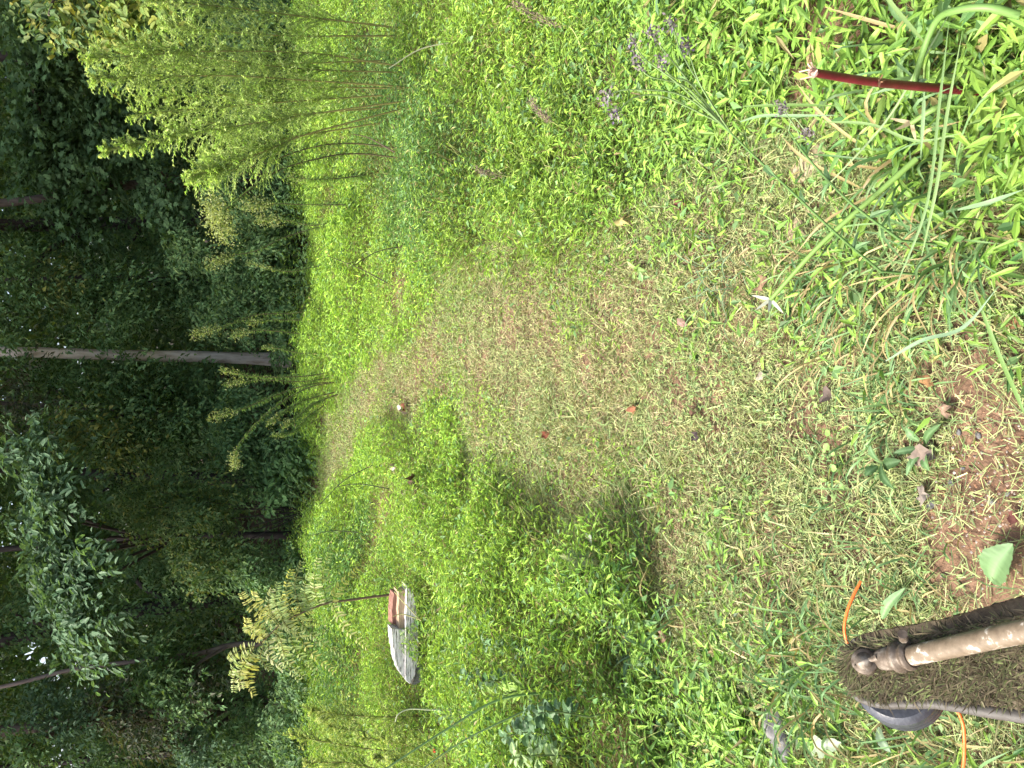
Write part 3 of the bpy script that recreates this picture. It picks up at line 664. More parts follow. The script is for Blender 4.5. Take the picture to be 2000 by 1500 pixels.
feather_weed('pale feathery weed sprawling low over the leafy weeds', [(930, 1520), (850, 1480), (780, 1450), (700, 1440)], 4.6, G2, LF, .6, .15, .2)
feather_weed('pale feathery weed low at the frame edge above the leafy weeds', [(950, 1540), (880, 1520), (800, 1490), (730, 1480)], 4.4, G2, LF, .6, .1, .2)

# ------------------------------------------------------------------ goldenrod row at the back
GOL = [(.15, .25, .08), (.19, .29, .10), (.11, .20, .07)]
def goldenrod(label, path, Y, flower=0.0, cols=GOL, sc=1.0, group='leafy goldenrod weeds along the back of the clearing'):
    pts = [dp(x, y, Y) for x, y in path]; base = pts[0].copy(); base[2] = -.05
    P = bez([base] + pts if pts[0][2] > .05 else pts, 30)
    t = thing('goldenrod', label, 'weed', (base[0], base[1], 0), group)
    sm = MB(); tube(sm, P, np.linspace(.007, .002, 30), 5, col=(.09, .075, .035)); sm.build('stem', M_STEM, t)
    fm = MB(); n = int(400 * sc); s = .18 + .82 * R.random(n); idx = s * 29; i = np.minimum(idx.astype(int), 28); f = (idx - i)[:, None]
    A = P[i] * (1 - f) + P[i + 1] * f; up = nrm(P[i + 1] - P[i])
    D = nrm(rdir(n, -.1, .1) + up * .35 + [0, 0, -.25])
    L = (.050 * (1.15 - s * .55)) * R.uniform(.6, 1.3, n)
    leaves(fm, A, D, up + R.normal(0, .3, (n, 3)), L, L * .13, pal(n, cols), 'dia', .4)
    fm.build('leaves', M_FERN, t, kind='stuff')
    if flower > 0:
        bm = MB(); n = int(420 * flower); s = .82 + .18 * R.random(n); idx = s * 29; i = np.minimum(idx.astype(int), 28)
        A = P[i] + R.normal(0, 1, (n, 3)) * (.022 * flower ** .5 + .012)
        leaves(bm, A, rdir(n), R.normal(0, 1, (n, 3)), .016, .010, pal(n, [(.30, .36, .13), (.24, .31, .1), (.36, .40, .2)]), 'dia')
        bm.build('flower_head', M_FERN, t, kind='stuff')
goldenrod('nodding weed with a heavy pale flower head beside the feathery clump', [(700, 300), (620, 310), (540, 335), (470, 385), (430, 425), (440, 470)], 5.6, 2.2)
goldenrod('slim arching weed stem over the nodding flower head', [(690, 280), (600, 290), (500, 325), (420, 340), (412, 395), (425, 430)], 5.8, 1.6)
goldenrod('weed with fan shaped tip in front of the dark shrub', [(640, 440), (560, 462), (500, 490), (450, 500), (402, 522)], 8.6, 1.0)
goldenrod('small weed beside the fan shaped one', [(620, 520), (560, 530), (480, 512)], 9.0, .3)
goldenrod('slanting goldenrod right of the pale trunk, tallest of the back row', [(640, 600), (570, 612), (500, 615), (430, 640), (368, 656)], 9.3, .8)
goldenrod('goldenrod with three close tips near the foot of the pale trunk', [(640, 660), (570, 650), (500, 645), (450, 658)], 9.0, .5)
goldenrod('short goldenrod beside the slanting tall one', [(640, 625), (570, 625), (520, 625), (480, 630)], 9.2, .3)
goldenrod('goldenrod directly in front of the pale trunk foot', [(640, 690), (590, 690), (540, 680), (510, 678)], 9.0, .2)
goldenrod('upright goldenrod just left of the pale trunk', [(660, 725), (590, 735), (500, 735), (430, 722)], 8.9, .4)
goldenrod('bushy goldenrod left of the pale trunk', [(660, 735), (590, 745), (510, 742), (435, 750)], 9.1, .5)
goldenrod('leaning goldenrod in the middle of the back row', [(660, 745), (600, 752), (530, 775), (470, 800), (405, 818)], 9.0, .6)
goldenrod('bowed goldenrod whose tip hangs far to one side', [(665, 745), (600, 758), (530, 800), (480, 850), (458, 885), (458, 915)], 8.8, .9)
goldenrod('low goldenrod under the bowed one', [(660, 765), (600, 780), (560, 800), (520, 830)], 9.0, .3)
goldenrod('low goldenrod spreading toward the dirt path', [(660, 770), (610, 790), (580, 815), (550, 835)], 8.7, .3)
goldenrod('short goldenrod at the outer end of the back row', [(650, 780), (600, 815), (570, 845), (530, 850)], 9.4, .2)
goldenrod('dark stemmed weed rising from the right grass', [(760, 330), (690, 345), (620, 350), (560, 345)], 6.6, .2)
goldenrod('pale budded weed behind the nodding flower head', [(680, 400), (600, 400), (540, 398), (470, 405)], 7.2, 1.2)
goldenrod('budded weed standing between the dark shrub and bright grass', [(680, 430), (610, 440), (560, 430), (500, 430)], 7.6, .9)

# dead dark stems poking out of the far grass
def dry_stem(label, a, b, Y, r=.004, col=(.07, .05, .035), bow=.03):
    p, q = dp(*a, Y), dp(*b, Y)
    mb = MB(); tube(mb, bez([p, (p + q) / 2 + [bow, 0, bow], q], 12), np.linspace(r, r * .6, 12), 5, col=col)
    mb.build('dry_stem', M_STEM, label=label, cat='stem', group='dry stems standing in the grass')
for lb, a, b, Y, c in (('dark dry stem leaning in the right grass under the feathery clump', (772, 298), (690, 262), 5.0, (.10, .07, .05)),
                    ('pale thin dry stalk crossing the dark green grass below the feathery clump', (910, 80), (760, 133), 4.2, (.5, .48, .3)),
                    ('thin dark stem rising beside the mown track end', (800, 480), (690, 520), 5.6, (.06, .05, .03)),
                    ('thin dark stem in the right grass beyond the dark green patch', (770, 560), (640, 700 - 200), 6.0, (.06, .05, .03)),
                    ('dark stem slanting across the grass left of the track', (735, 905), (625, 985), 6.2, (.05, .05, .035)),
                    ('long dark stem slanting toward the dirt path', (760, 955), (660, 950), 6.0, (.05, .05, .035)),
                    ('thin pale stalk arching over the timber stack', (822, 1212), (770, 1155), 5.2, (.4, .38, .16)),
                    ('thin pale stalk across the middle of the timber', (820, 1210), (768, 1204), 5.2, (.4, .38, .16)),
                    ('straight tall thin stem standing by the left grass', (700, 1040), (610, 1046), 7.0, (.06, .07, .04))):
    dry_stem(lb, a, b, Y, .0045, c)

# ------------------------------------------------------------------ feather leaved sapling
def sapling():
    Z = lambda a, b: (430 + a / 5, 1080 + b / 5)
    Y = 5.9
    st = [dp(*Z(a, b), Y) for a, b in [(1560, 420), (1300, 455), (1050, 490), (830, 570), (600, 690), (450, 830), (300, 960)]]
    base = st[0].copy(); base[2] = -.05
    t = thing('sapling', 'young sapling with pale feather shaped leaves above the timber stack', 'sapling', (base[0], base[1], 0))
    sm = MB(); tube(sm, bez([base] + st, 40), np.linspace(.0115, .003, 40), 7, wob=.04, col=(.13, .085, .05)); sm.build('stem', M_STEM, t)
    fr = [(420, 560, 200, 400), (480, 560, 320, 380), (520, 620, 500, 360), (600, 600, 560, 300), (700, 560, 690, 170), (760, 480, 790, 90), (880, 500, 870, 200), (960, 480, 950, 60),
          (1050, 480, 1060, 10), (1080, 470, 1330, 160), (380, 700, 240, 720), (400, 800, 250, 640), (300, 900, 80, 1040), (300, 1000, 100, 1200), (250, 1040, 130, 1350), (280, 1050, 200, 1320),
          (320, 1060, 240, 1310), (350, 1080, 320, 1390), (450, 950, 480, 1140), (500, 900, 600, 1130), (600, 850, 760, 1240), (650, 900, 800, 1200), (700, 800, 910, 1140), (720, 720, 1100, 1160),
          (760, 640, 1190, 1000), (780, 640, 970, 690), (1100, 520, 1420, 920), (560, 700, 640, 980), (600, 650, 850, 820), (640, 640, 620, 420), (820, 560, 900, 330), (700, 620, 900, 560), (380, 780, 420, 560), (450, 860, 320, 700), (560, 760, 500, 560), (840, 560, 1010, 240)]
    stp = bez(st, 60)
    for a, b, c, d in fr:
        y1 = Y + R.normal(0, .12)
        p = dp(*Z(a, b), Y); p = stp[np.argmin(np.linalg.norm(stp - p, axis=1))] * .45 + p * .55
        q = dp(*Z(c, d), y1)
        mid = (p + q) / 2 + [0, R.normal(0, .03), .04]
        P = bez([stp[np.argmin(np.linalg.norm(stp - p, axis=1))], p, mid, q], 24)
        mb = MB(); tube(mb, P, np.linspace(.0028, .0012, 24), 4, col=(.22, .22, .06), cap=False)
        k = np.array([6, 8, 9, 11, 12, 14, 15, 17, 18, 20, 21, 22, 23]); n = len(k)
        tg = nrm(np.gradient(P, axis=0))[k]; side = nrm(np.cross(tg, [.15, -1.0, .5]))
        dd = nrm(P[k] * 0 + tg)
        col = pal(1, [(.44, .55, .22), (.50, .58, .26), (.38, .50, .19), (.54, .55, .17)])[0]
        for s in (-1, 1):
            L = .050 * np.interp(k, [7, 12, 23], [.7, 1.1, .55]) * R.uniform(.85, 1.15, n)
            leaves(mb, P[k], side * s + dd * .35 + R.normal(0, .08, (n, 3)) + [0, 0, -.2], np.cross(side, dd) + R.normal(0, .3, (n, 3)), L, L * .32, np.clip(col * R.uniform(.75, 1.25, (n, 1)), 0, .6), 'oval', .25)
        mb.build('frond', M_FERN, t)
sapling()

# ------------------------------------------------------------------ timber stack
M_WHITE = mat_noise('weathered_white_wood', [(.05, .042, .035), (.55, .53, .49), (.76, .74, .70)], (1.6, 16, 16), 7, rough=.9, bump=1.0, bscale=9, pos=[.40, .47, .68], bdist=.015)
M_TAN = mat_noise('tan_wood', [(.16, .11, .07), (.34, .25, .16), (.42, .32, .22)], (2, 14, 14), 5, rough=.8, bump=.4, bscale=12)
M_RED = mat_noise('red_stained_wood', [(.12, .055, .04), (.22, .11, .08), (.28, .17, .13)], (2, 14, 14), 5, rough=.8, bump=.4, bscale=12)
M_BLOCK = mat_noise('grey_concrete', [(.10, .095, .08), (.18, .17, .15), (.24, .225, .2)], (1, 1, 1), 18, rough=.95, bump=.5, bscale=80)
def prism_board(name, label, outline, Yf, Yb, mat, cat, group=None):
    """outline: pixels of the face toward the path; Yf, Yb front and back distance; edges softened"""
    ol = np.array(outline, float); f_ = np.linspace(0, len(ol), len(ol) * 6, endpoint=False); i_ = f_.astype(int); w_ = (f_ - i_)[:, None]
    ol = ol[i_] * (1 - w_) + ol[(i_ + 1) % len(ol)] * w_ + R.normal(0, .55, (len(f_), 2)) * [1, .6]
    fr = np.array([dp(x, y, Yf) for x, y in ol]); c0 = fr.mean(0)
    dx = (Yb - Yf)
    rings = []
    for f, sh in ((0, .965), (.06, 1.0), (.94, 1.0), (1, .965)):
        r = c0 + (fr - c0) * np.array([sh if sh == 1 else .985, 1, sh]); r = r.copy(); r[:, 1] += dx * f; rings.append(r)
    V = np.concatenate(rings); n = len(fr); mb = MB()
    Q = [(k * n + i, k * n + (i + 1) % n, (k + 1) * n + (i + 1) % n, (k + 1) * n + i) for k in range(3) for i in range(n)]
    mb.quads(V - c0, Q)
    mb.add(np.concatenate([rings[0], [c0]]) - c0, [(i, n, (i + 1) % n) for i in range(n)])
    mb.add(np.concatenate([rings[3], [c0 + [0, dx, 0]]]) - c0, [(i, (i + 1) % n, n) for i in range(n)])
    o = mb.build(name, mat, label=label, cat=cat, group=group); o.location = Vector(c0)
    return o
TZ = lambda pts: [(700 + a / 5, 1100 + b / 5) for a, b in pts]
GT = 'timbers stacked in the grass'
prism_board('timber', 'white weathered lower timber of the stack, cracked and pointed at one end', TZ([(467, 215), (535, 290), (572, 430), (586, 620), (588, 850), (574, 990), (548, 1110), (505, 1180), (462, 1150), (462, 650)]), 5.32, 5.44, M_WHITE, 'timber', GT)
prism_board('timber', 'white weathered upper timber of the stack with dark cracks and slanted end', TZ([(322, 640), (458, 650), (459, 1135), (400, 1060), (365, 960), (340, 820)]), 5.34, 5.46, M_WHITE, 'timber', GT)
prism_board('plank', 'tan bare plank lying on the white lower timber', TZ([(390, 275), (462, 265), (463, 640), (392, 640)]), 5.36, 5.50, M_TAN, 'plank', GT)
prism_board('plank', 'red stained plank on top of the tan plank', TZ([(345, 295), (388, 285), (390, 600), (330, 600), (330, 440)]), 5.42, 5.54, M_RED, 'plank', GT)
prism_board('grey_block', 'grey block under the pointed end of the white timber', TZ([(590, 850), (650, 880), (660, 1080), (625, 1150), (555, 1190), (520, 1185), (560, 1090)]), 5.36, 5.6, M_BLOCK, 'block', GT)
prism_board('grey_block', 'grey board end under the middle of the white timber', TZ([(585, 380), (660, 400), (665, 470), (650, 510), (590, 500)]), 5.36, 5.6, M_BLOCK, 'block', GT)

# ------------------------------------------------------------------ string trimmer
def trimmer():
    M_DIRTY = mat_noise('muddy_plastic', [(.022, .017, .011), (.055, .043, .027), (.095, .078, .05)], (1, 1, 1), 45, rough=.9, bump=.6, bscale=160, bdist=.004)
    M_RIM = mat_noise('grey_plastic_rim', [(.026, .021, .015), (.055, .05, .043), (.08, .076, .07)], (1, 1, 1), 40, rough=.6, bump=.2, bscale=120, bdist=.002)
    M_SHAFT = mat_noise('muddy_shaft', [(.085, .064, .042), (.15, .118, .082), (.5, .47, .41)], (1, 1, 1), 55, rough=.5, bump=.3, bscale=140, pos=[.3, .55, .66], bdist=.002)
    M_GEAR = mat_noise('dusty_metal', [(.045, .032, .022), (.10, .078, .057), (.26, .23, .19)], (1, 1, 1), 70, rough=.5, bump=.25, bscale=220, bdist=.002, metal=.25)
    M_SPOOL = mat_noise('slate_plastic', [(.02, .022, .028), (.036, .04, .05), (.055, .06, .072)], (1, 1, 1), 30, rough=.35, bump=.1, bscale=120, spec=.5)
    M_LINE = mat_noise('orange_line', [(.62, .10, .02), (.78, .15, .03), (.80, .18, .05)], (1, 1, 1), 30, rough=.4, bump=.1, bscale=80)
    W2 = lambda a, b: (1600 + a / 3.9475, 1120 + b / 3.9475)
    base = zp(*W2(350, 680), 1.07)
    t = thing('string_trimmer', 'muddy string trimmer with dirty guard, dark spool and orange line', 'string trimmer', base)
    J = zp(*W2(690, 640), 1.02); Q = zp(*W2(1579, 445), .86); dirv = Q - J
    mb = MB(); tube(mb, [J - dirv * .1] + [J + dirv * f for f in np.linspace(.02, 4.2, 30)], .0128, 20); mb.build('shaft', M_SHAFT, t)
    e = J + dirv * 3.6
    mb = MB(); tube(mb, [e + dirv * f for f in np.linspace(0, .5, 8)], [.014, .019, .018, .019, .018, .019, .018, .014], 16); mb.build('grip', M_RIM, t)
    # gearbox neck and clamp
    K = zp(*W2(470, 665), 1.055)
    nk = MB(); P = bez([K, J + dirv * .03], 16)
    tube(nk, P, [.013, .0140, .0145, .015, .015, .015, .0148, .0148, .0195, .0200, .0200, .0155, .0155, .0185, .0185, .0150], 24, wob=.006); nk.build('gearbox', M_GEAR, t)
    up = nrm(CP - base)
    sb = MB(); s0 = zp(*W2(650, 505), 1.0); tube(sb, [s0, s0 + up * .012 + (s0 - J) * .25], .006, 8); sb.build('clamp_bolt', M_GEAR, t)
    # round cap seen from above
    c0 = base + up * .012; ax = nrm(up * .9 + np.array([.25, .1, .2]))
    cap = MB(); tube(cap, [c0 - ax * .03, c0 - ax * .004, c0 - ax * .0035, c0 + ax * .0035, c0 + ax * .0037, c0 + ax * .0055, c0 + ax * .0056, c0 + ax * .0042, c0 + ax * .0041], [.0148, .0148, .0168, .0168, .0160, .0146, .0118, .0112, .002], 28); cap.build('cap', M_GEAR, t)
    rb = MB(); tube(rb, [c0 + ax * .004 - nrm(c0 - K) * .008, K + ax * .012], [.004, .006], 8); rb.build('rib', M_GEAR, t)
    # guard: a curved shell from edge to edge, dished toward the ground
    topE = [(205, 700), (215, 600), (245, 535), (310, 480), (480, 435), (700, 400), (900, 358), (1100, 310), (1330, 245), (1579, 170), (1850, 95)]
    botE = [(205, 720), (225, 830), (265, 910), (330, 965), (500, 1005), (700, 1000), (900, 1000), (1080, 1025), (1300, 1060), (1579, 1100), (1850, 1140)]
    T_ = bez([zp(*W2(*p), 1.112 - .00012 * p[0]) for p in topE], 60); B_ = bez([zp(*W2(*p), 1.125 - .00012 * p[0]) for p in botE], 60)
    m_ = 16; s = np.linspace(0, 1, m_)
    G = T_[:, None] * (1 - s)[None, :, None] + B_[:, None] * s[None, :, None]
    dish = np.sin(s * math.pi) ** .7 * -.10 + .18 * np.exp(-((s - .0) / .12) ** 2)
    wdt = np.linalg.norm(T_ - B_, axis=1)
    G = G - up * (dish[None, :, None] * (.06 * np.minimum(1, wdt / .1))[:, None, None]) * .55 + R.normal(0, .0008, G.shape)
    th = .004
    V = np.concatenate([G.reshape(-1, 3), (G - up * th).reshape(-1, 3)]); nn = 60 * m_
    i = np.arange(59)[:, None] * m_; j = np.arange(m_ - 1)[None]
    Qd = np.stack([i + j, i + j + 1, i + m_ + j + 1, i + m_ + j], -1).reshape(-1, 4)
    gm = MB(); gm.quads(V, np.concatenate([Qd, Qd[:, ::-1] + nn]), (1, 1, 1), True); gm.build('guard', M_DIRTY, t)
    rim = MB(); rp = np.concatenate([B_[::-1], T_[1:16]]) - nrm(CP - B_.mean(0)) * .004
    rimr = np.concatenate([np.linspace(.0095, .0065, 45), np.linspace(.0065, .003, 15), np.full(15, .002)])
    tube(rim, rp, rimr, 10, wob=.02); rim.build('guard_rim', M_RIM, t)
    wall = MB(); sk = [T_ - up * f for f in (0, .01, .022, .034)]; Vw = np.stack(sk, 1) + R.normal(0, .0007, (60, 4, 3)); ii = np.arange(59)[:, None] * 4; jj = np.arange(3)[None]
    wall.quads(Vw.reshape(-1, 3), np.stack([ii + jj, ii + jj + 1, ii + 4 + jj + 1, ii + 4 + jj], -1).reshape(-1, 4), (1, 1, 1), True); wall.build('guard_skirt', M_DIRTY, t)
    # spool with ridges under the guard
    a0 = zp(*W2(575, 820), 1.125); a1 = zp(*W2(660, 910), 1.18); axd = nrm(a1 - a0); ln = np.linalg.norm(a1 - a0)
    fr = [0, .1, .2, .24, .30, .36, .42, .48, .54, .60, .66, .75, .85, .95, 1.0]
    rr = [.052, .060, .0605, .058, .0605, .0605, .0575, .0605, .0605, .057, .0605, .059, .055, .046, .01]
    sp = MB(); tube(sp, [a0 + axd * ln * f for f in fr], rr, 48); sp.build('spool', M_SPOOL, t)
    ln1 = MB(); tube(ln1, bez([zp(*W2(*p), 1.15 + .0001 * i_) for i_, p in enumerate([(300, 700), (230, 565), (200, 480), (195, 400), (220, 280), (265, 170), (320, 60)])], 26), .0021, 8); ln1.build('cutting_line', M_LINE, t)
    ln2 = MB(); tube(ln2, bez([zp(*W2(*p), 1.12) for p in [(960, 940), (1050, 1035), (1095, 1120), (1115, 1200), (1120, 1350), (1110, 1500), (1085, 1640)]], 26), .0024, 8); ln2.build('cutting_line', M_LINE, t)
    # clippings stuck on the guard
    cl = MB(); n = 9000; a = (3 + R.random(n) ** .9 * 55).astype(int); b = R.integers(2, m_ - 2, n)
    P = G[a, b] + (G[np.minimum(a + 1, 59), b] - G[a, b]) * R.random((n, 1)) + (G[a, b + 1] - G[a, b]) * R.random((n, 1)) + up * .003 * R.random((n, 1))
    ta = nrm(R.normal(0, 1, (n, 3))); ta = ta - up * (ta @ up)[:, None] * .96
    L = R.uniform(.004, .020, n) * np.where(R.random(n) < .08, 1.6, 1)
    C = pal(n, [(.085, .068, .040), (.15, .125, .075), (.085, .10, .04), (.045, .035, .022), (.16, .20, .07)], [.3, .18, .22, .22, .08])
    leaves(cl, P, ta, up + R.normal(0, .35, (n, 3)), L, R.uniform(.0009, .0022, n), C, 'blade', 0)
    cl.build('stuck_clippings', M_STRAW, t, kind='stuff')
trimmer()

# ------------------------------------------------------------------ things close to the camera
def poke_stem():
    tip = zp(1590, 142, 1.40); mid = zp(1690, 158, 1.46); low = zp(1805, 170, 1.55); base = gp(1990, 185, -.03)
    t = thing('broken_stalk', 'deep red broken stalk with pale snapped end standing in the leaves', 'stalk', (base[0], base[1], 0))
    P = bez([base, low, mid, tip], 30)
    sm = MB(); tube(sm, P, np.interp(np.linspace(0, 1, 30), [0, .5, .56, .6, 1], [.0092, .0083, .0089, .0081, .0074]), 16, wob=.008)
    sm.build('stalk', mat_noise('crimson_skin', [(.045, .003, .008), (.10, .006, .014), (.16, .014, .026)], (1, 1, 1), 22, rough=.35, bump=.1, bscale=60, spec=.5), t)
    d = nrm(P[-1] - P[-2]); em = MB()
    tube(em, [P[-1] - d * .001, P[-1] + d * .006, P[-1] + d * .010], [.0088, .0083, .005], 14, wob=.08, col=(.36, .22, .19))
    n = 14; a = rdir(n, -.2, .2) * .007
    leaves(em, P[-1] + a + d * .004, nrm(d + R.normal(0, .5, (n, 3))), R.normal(0, 1, (n, 3)), .022, .003, (.5, .36, .28), 'straw')
    em.build('snapped_end', M_DRY, t)
    kn = MB(); k = P[17]; n = 10
    leaves(kn, k + R.normal(0, .003, (n, 3)) + nrm(CP - k) * .012, rdir(n), R.normal(0, 1, (n, 3)), .014, .004, (.25, .14, .08), 'straw'); kn.build('dry_bud', M_DRY, t)
poke_stem()

def blade_path(mb, pts, w, col, n=18):
    P = bez(pts, n); tg = nrm(np.gradient(P, axis=0)); s = nrm(np.cross(tg, nrm(CP - P)) + R.normal(0, .05, 3)); nv = np.cross(s, tg)
    prof = w * np.minimum(1, np.linspace(.35, 3, n)) * np.minimum(1, (1 - np.linspace(0, 1, n)) * 3 + .04)
    V = np.stack([P - s * prof[:, None] / 2, P - nv * (prof * .12)[:, None], P + s * prof[:, None] / 2], 1).reshape(-1, 3)
    i = np.arange(n - 1) * 3; Q = np.concatenate([np.stack([i, i + 1, i + 4, i + 3], 1), np.stack([i + 1, i + 2, i + 5, i + 4], 1)])
    mb.quads(V, Q, col, True)
GRC = [(.10, .20, .07), (.14, .25, .10), (.09, .17, .06), (.18, .29, .10)]
def tuft(label, x, y, n, L, w=.006, lean=None, group='tufts of long grass near the camera', cols=GRC, dry=.12, spread=.05):
    b = gp(x, y); b[2] = ground_z(b[0], b[1]) - .01
    t = thing('grass_tuft', label, 'grass tuft', b, group)
    for k in range(3):
        mb = MB(); m_ = n // 3
        P = b + R.normal(0, spread, (m_, 3)) * [1, 1, 0]
        D = rdir(m_, .25, .95)
        if lean is not None: D = nrm(D + np.array(lean))
        C = pal(m_, cols); q = R.random(m_) < dry; C[q] = pal(q.sum(), [(.34, .28, .13), (.28, .22, .1)])
        ln = L * R.uniform(.5, 1.15, m_)
        for i in range(m_):
            e = P[i] + D[i] * ln[i]; dr = R.uniform(.1, .5) * ln[i]
            mid = P[i] + D[i] * ln[i] * .55 + [0, 0, .06 * ln[i]]
            mb = MB(); blade_path(mb, [P[i], mid, e - [0, 0, dr]], w * R.uniform(.5, 1.1), C[i], 9)
            mb.build('blade', M_GRASS, t)
tuft('long grass tuft below the red stalk at the corner', 1900, 110, 60, .36, .008)
tuft('long grass tuft beside the thick green canes', 1830, 300, 66, .34, .007)
tuft('matted long grass tuft on the edge of the bare clay', 1880, 470, 90, .26, .0055, [-.7, .2, -.1], dry=.3)
tuft('half dry grass tuft combed flat beside the track', 1700, 600, 110, .20, .004, [-.9, .3, -.3], dry=.5, spread=.08)
tuft('low grass tuft behind the flattened dry one', 1640, 520, 80, .2, .004, [-.6, .5, -.1], dry=.3, spread=.07)
tuft('green grass tuft at the middle of the near edge', 1760, 760, 60, .15, .005, dry=.25)
tuft('small green tuft near the bare clay with coarse blades', 1690, 900, 60, .12, .005, spread=.07)
tuft('green tuft in front of the trimmer guard', 1600, 1260, 110, .2, .005, dry=.2, spread=.09)
tuft('coarse tuft beside the grey stone', 1560, 1330, 80, .24, .006, dry=.15, spread=.07)
tuft('tuft of long blades on the shaded bank left of the track', 1265, 1230, 60, .26, .007, spread=.06, cols=[(.12, .22, .10), (.16, .26, .12)])
tuft('dry tipped grass tuft behind the trimmer spool', 1800, 1470, 80, .2, .0055, dry=.3, spread=.08)
tuft('low tuft between the orange line and the bare clay', 1760, 1130, 70, .15, .0045, dry=.35, spread=.08)
tuft('bluish grass tuft at the right bank by the dry leaves', 1420, 520, 60, .16, .004, [-.5, .2, 0], cols=[(.14, .23, .12), (.18, .26, .13)], spread=.06)

def cane(label, pts, r, col, name='green_cane', tipcol=None, group='thick green canes lying over the leaves'):
    P = bez([zp(x, y, d) for x, y, d in pts], 30); t = thing(name, label, 'cane', P[0], group)
    mb = MB(); tube(mb, P, np.linspace(r, r * .75, 30) * (1 + .12 * (np.arange(30) % 9 == 4)), 10, col=col); mb.build('stem', M_STEM, t)
    if tipcol is not None:
        e = MB(); d = nrm(P[-1] - P[-2]); n = 4
        leaves(e, np.tile(P[-1], (n, 1)), nrm(d * .6 + R.normal(0, .6, (n, 3))), np.tile(nrm(CP - P[-1]), (n, 1)), .045, .008, tipcol, 'blade'); e.build('torn_end', M_DRY, t)
cane('cut green cane with torn white end pointing at the track', [(1790, 310, 1.62), (1700, 390, 1.66), (1600, 480, 1.72), (1505, 585, 1.80)], .0065, (.13, .22, .05), tipcol=(.42, .44, .34))
cane('curved dark green cane at the corner of the view', [(1990, 30, 1.35), (1930, 15, 1.36), (1870, 20, 1.40), (1830, 40, 1.46), (1800, 110, 1.52), (1780, 190, 1.58)], .0075, (.11, .20, .05))
cane('pale tipped cane stub under the long crossing blades', [(1850, 200, 1.60), (1820, 215, 1.60), (1780, 240, 1.64)], .007, (.12, .2, .05), tipcol=(.34, .28, .17))
# single long crossing blades
def long_blade(label, pts, w, col):
    mb = MB(); P = [zp(x, y, d) for x, y, d in pts]; blade_path(mb, P, w * .68, np.array(col) * .8, 26)
    mb.build('long_blade', M_GRASS, label=label, cat='grass blade', group='single long grass blades')
long_blade('long blue green blade laid across the foot of the red stalk', [(1810, 155, 1.55), (1790, 160, 1.56), (1740, 172, 1.62), (1700, 185, 1.66)], .013, (.22, .34, .17))
long_blade('long pale blade hanging straight below the red stalk', [(1805, 180, 1.55), (1803, 230, 1.56), (1798, 312, 1.6)], .010, (.22, .34, .16))
long_blade('long blade running diagonal from the corner past the red stalk', [(1720, -20, 1.5), (1760, 30, 1.52), (1820, 100, 1.56)], .011, (.24, .36, .13))
long_blade('long light blade below the stalk running level across the leaves', [(1610, 238, 1.7), (1700, 243, 1.66), (1790, 275, 1.62), (1890, 258, 1.56)], .009, (.22, .34, .12))
long_blade('blue green arching blade over the near leaves', [(1445, 238, 1.9), (1490, 226, 1.85), (1560, 226, 1.8), (1640, 225, 1.74)], .010, (.17, .29, .13))
long_blade('dark level blade above the arching blue green one', [(1450, 208, 1.86), (1540, 205, 1.8), (1650, 207, 1.75)], .010, (.13, .23, .05))
long_blade('crossing blade rising from the corner tangle', [(1800, 500, 1.6), (1830, 360, 1.52), (1850, 220, 1.48), (1880, 60, 1.42)], .009, (.20, .31, .11))
long_blade('second crossing blade in the corner tangle', [(1750, 560, 1.65), (1810, 400, 1.56), (1835, 200, 1.5), (1855, 30, 1.46)], .008, (.17, .28, .10))
long_blade('pale straight blade through the corner leaves', [(1580, 400, 1.75), (1720, 250, 1.62), (1800, 120, 1.54), (1870, 0, 1.48)], .006, (.26, .36, .16))
long_blade('bluish blade crossing near the corner edge', [(1870, 410, 1.5), (1930, 395, 1.44), (2000, 370, 1.4)], .012, (.2, .32, .16))
long_blade('curved blade pointing down onto the bare clay', [(1900, 560, 1.5), (1950, 690, 1.5), (1985, 770, 1.52), (2010, 830, 1.52)], .011, (.17, .29, .08))
long_blade('dark blade curving from the track edge to the flat tuft', [(1640, 545, 1.72), (1620, 600, 1.74), (1600, 650, 1.78), (1584, 690, 1.82)], .009, (.11, .21, .05))
long_blade('broad blue blade over the flattened tuft', [(1730, 705, 1.62), (1800, 665, 1.56), (1880, 640, 1.52), (1950, 560, 1.46)], .011, (.19, .3, .17))

def verbena(label, path, tips, group='thin stemmed purple budded weeds'):
    P = bez([zp(*p) for p in path], 30); base = P[0].copy(); base[2] = -.02
    t = thing('purple_weed', label, 'weed', (base[0], base[1], 0), group)
    sm = MB(); tube(sm, np.concatenate([[base], P]), np.concatenate([[.003], np.linspace(.003, .0018, 30)]), 6, col=(.09, .17, .05)); sm.build('stem', M_STEM, t)
    for at, pts in tips:
        q = bez([P[at]] + [zp(*p) for p in pts], 14)
        bm = MB(); tube(bm, q, np.linspace(.0017, .0012, 14), 5, col=(.14, .22, .08)); br = bm.build('branch', M_STEM, t)
        hb = MB(); n = 46; A = q[-1] + R.normal(0, .006, (n, 3)) + nrm(q[-1] - q[-3]) * (R.random((n, 1)) * .02 - .006)
        leaves(hb, A, rdir(n, -.2, 1), R.normal(0, 1, (n, 3)), .008, .005, pal(n, [(.15, .13, .12), (.12, .12, .10), (.20, .17, .23), (.16, .14, .13)]), 'dia'); hb.build('bud', M_DRY, br, kind='stuff')
    lm = MB(); k = [6, 6, 14, 14, 20]; n = len(k)
    for q in k:
        lm = MB(); leaves(lm, P[q:q + 1], rdir(1, -.1, .4), np.array([[0, 0, 1.0]]) + R.normal(0, .3, (1, 3)), .045, .013, pal(1, [(.11, .2, .08)]), 'lance', .3); lm.build('leaf', M_GRASS, t)
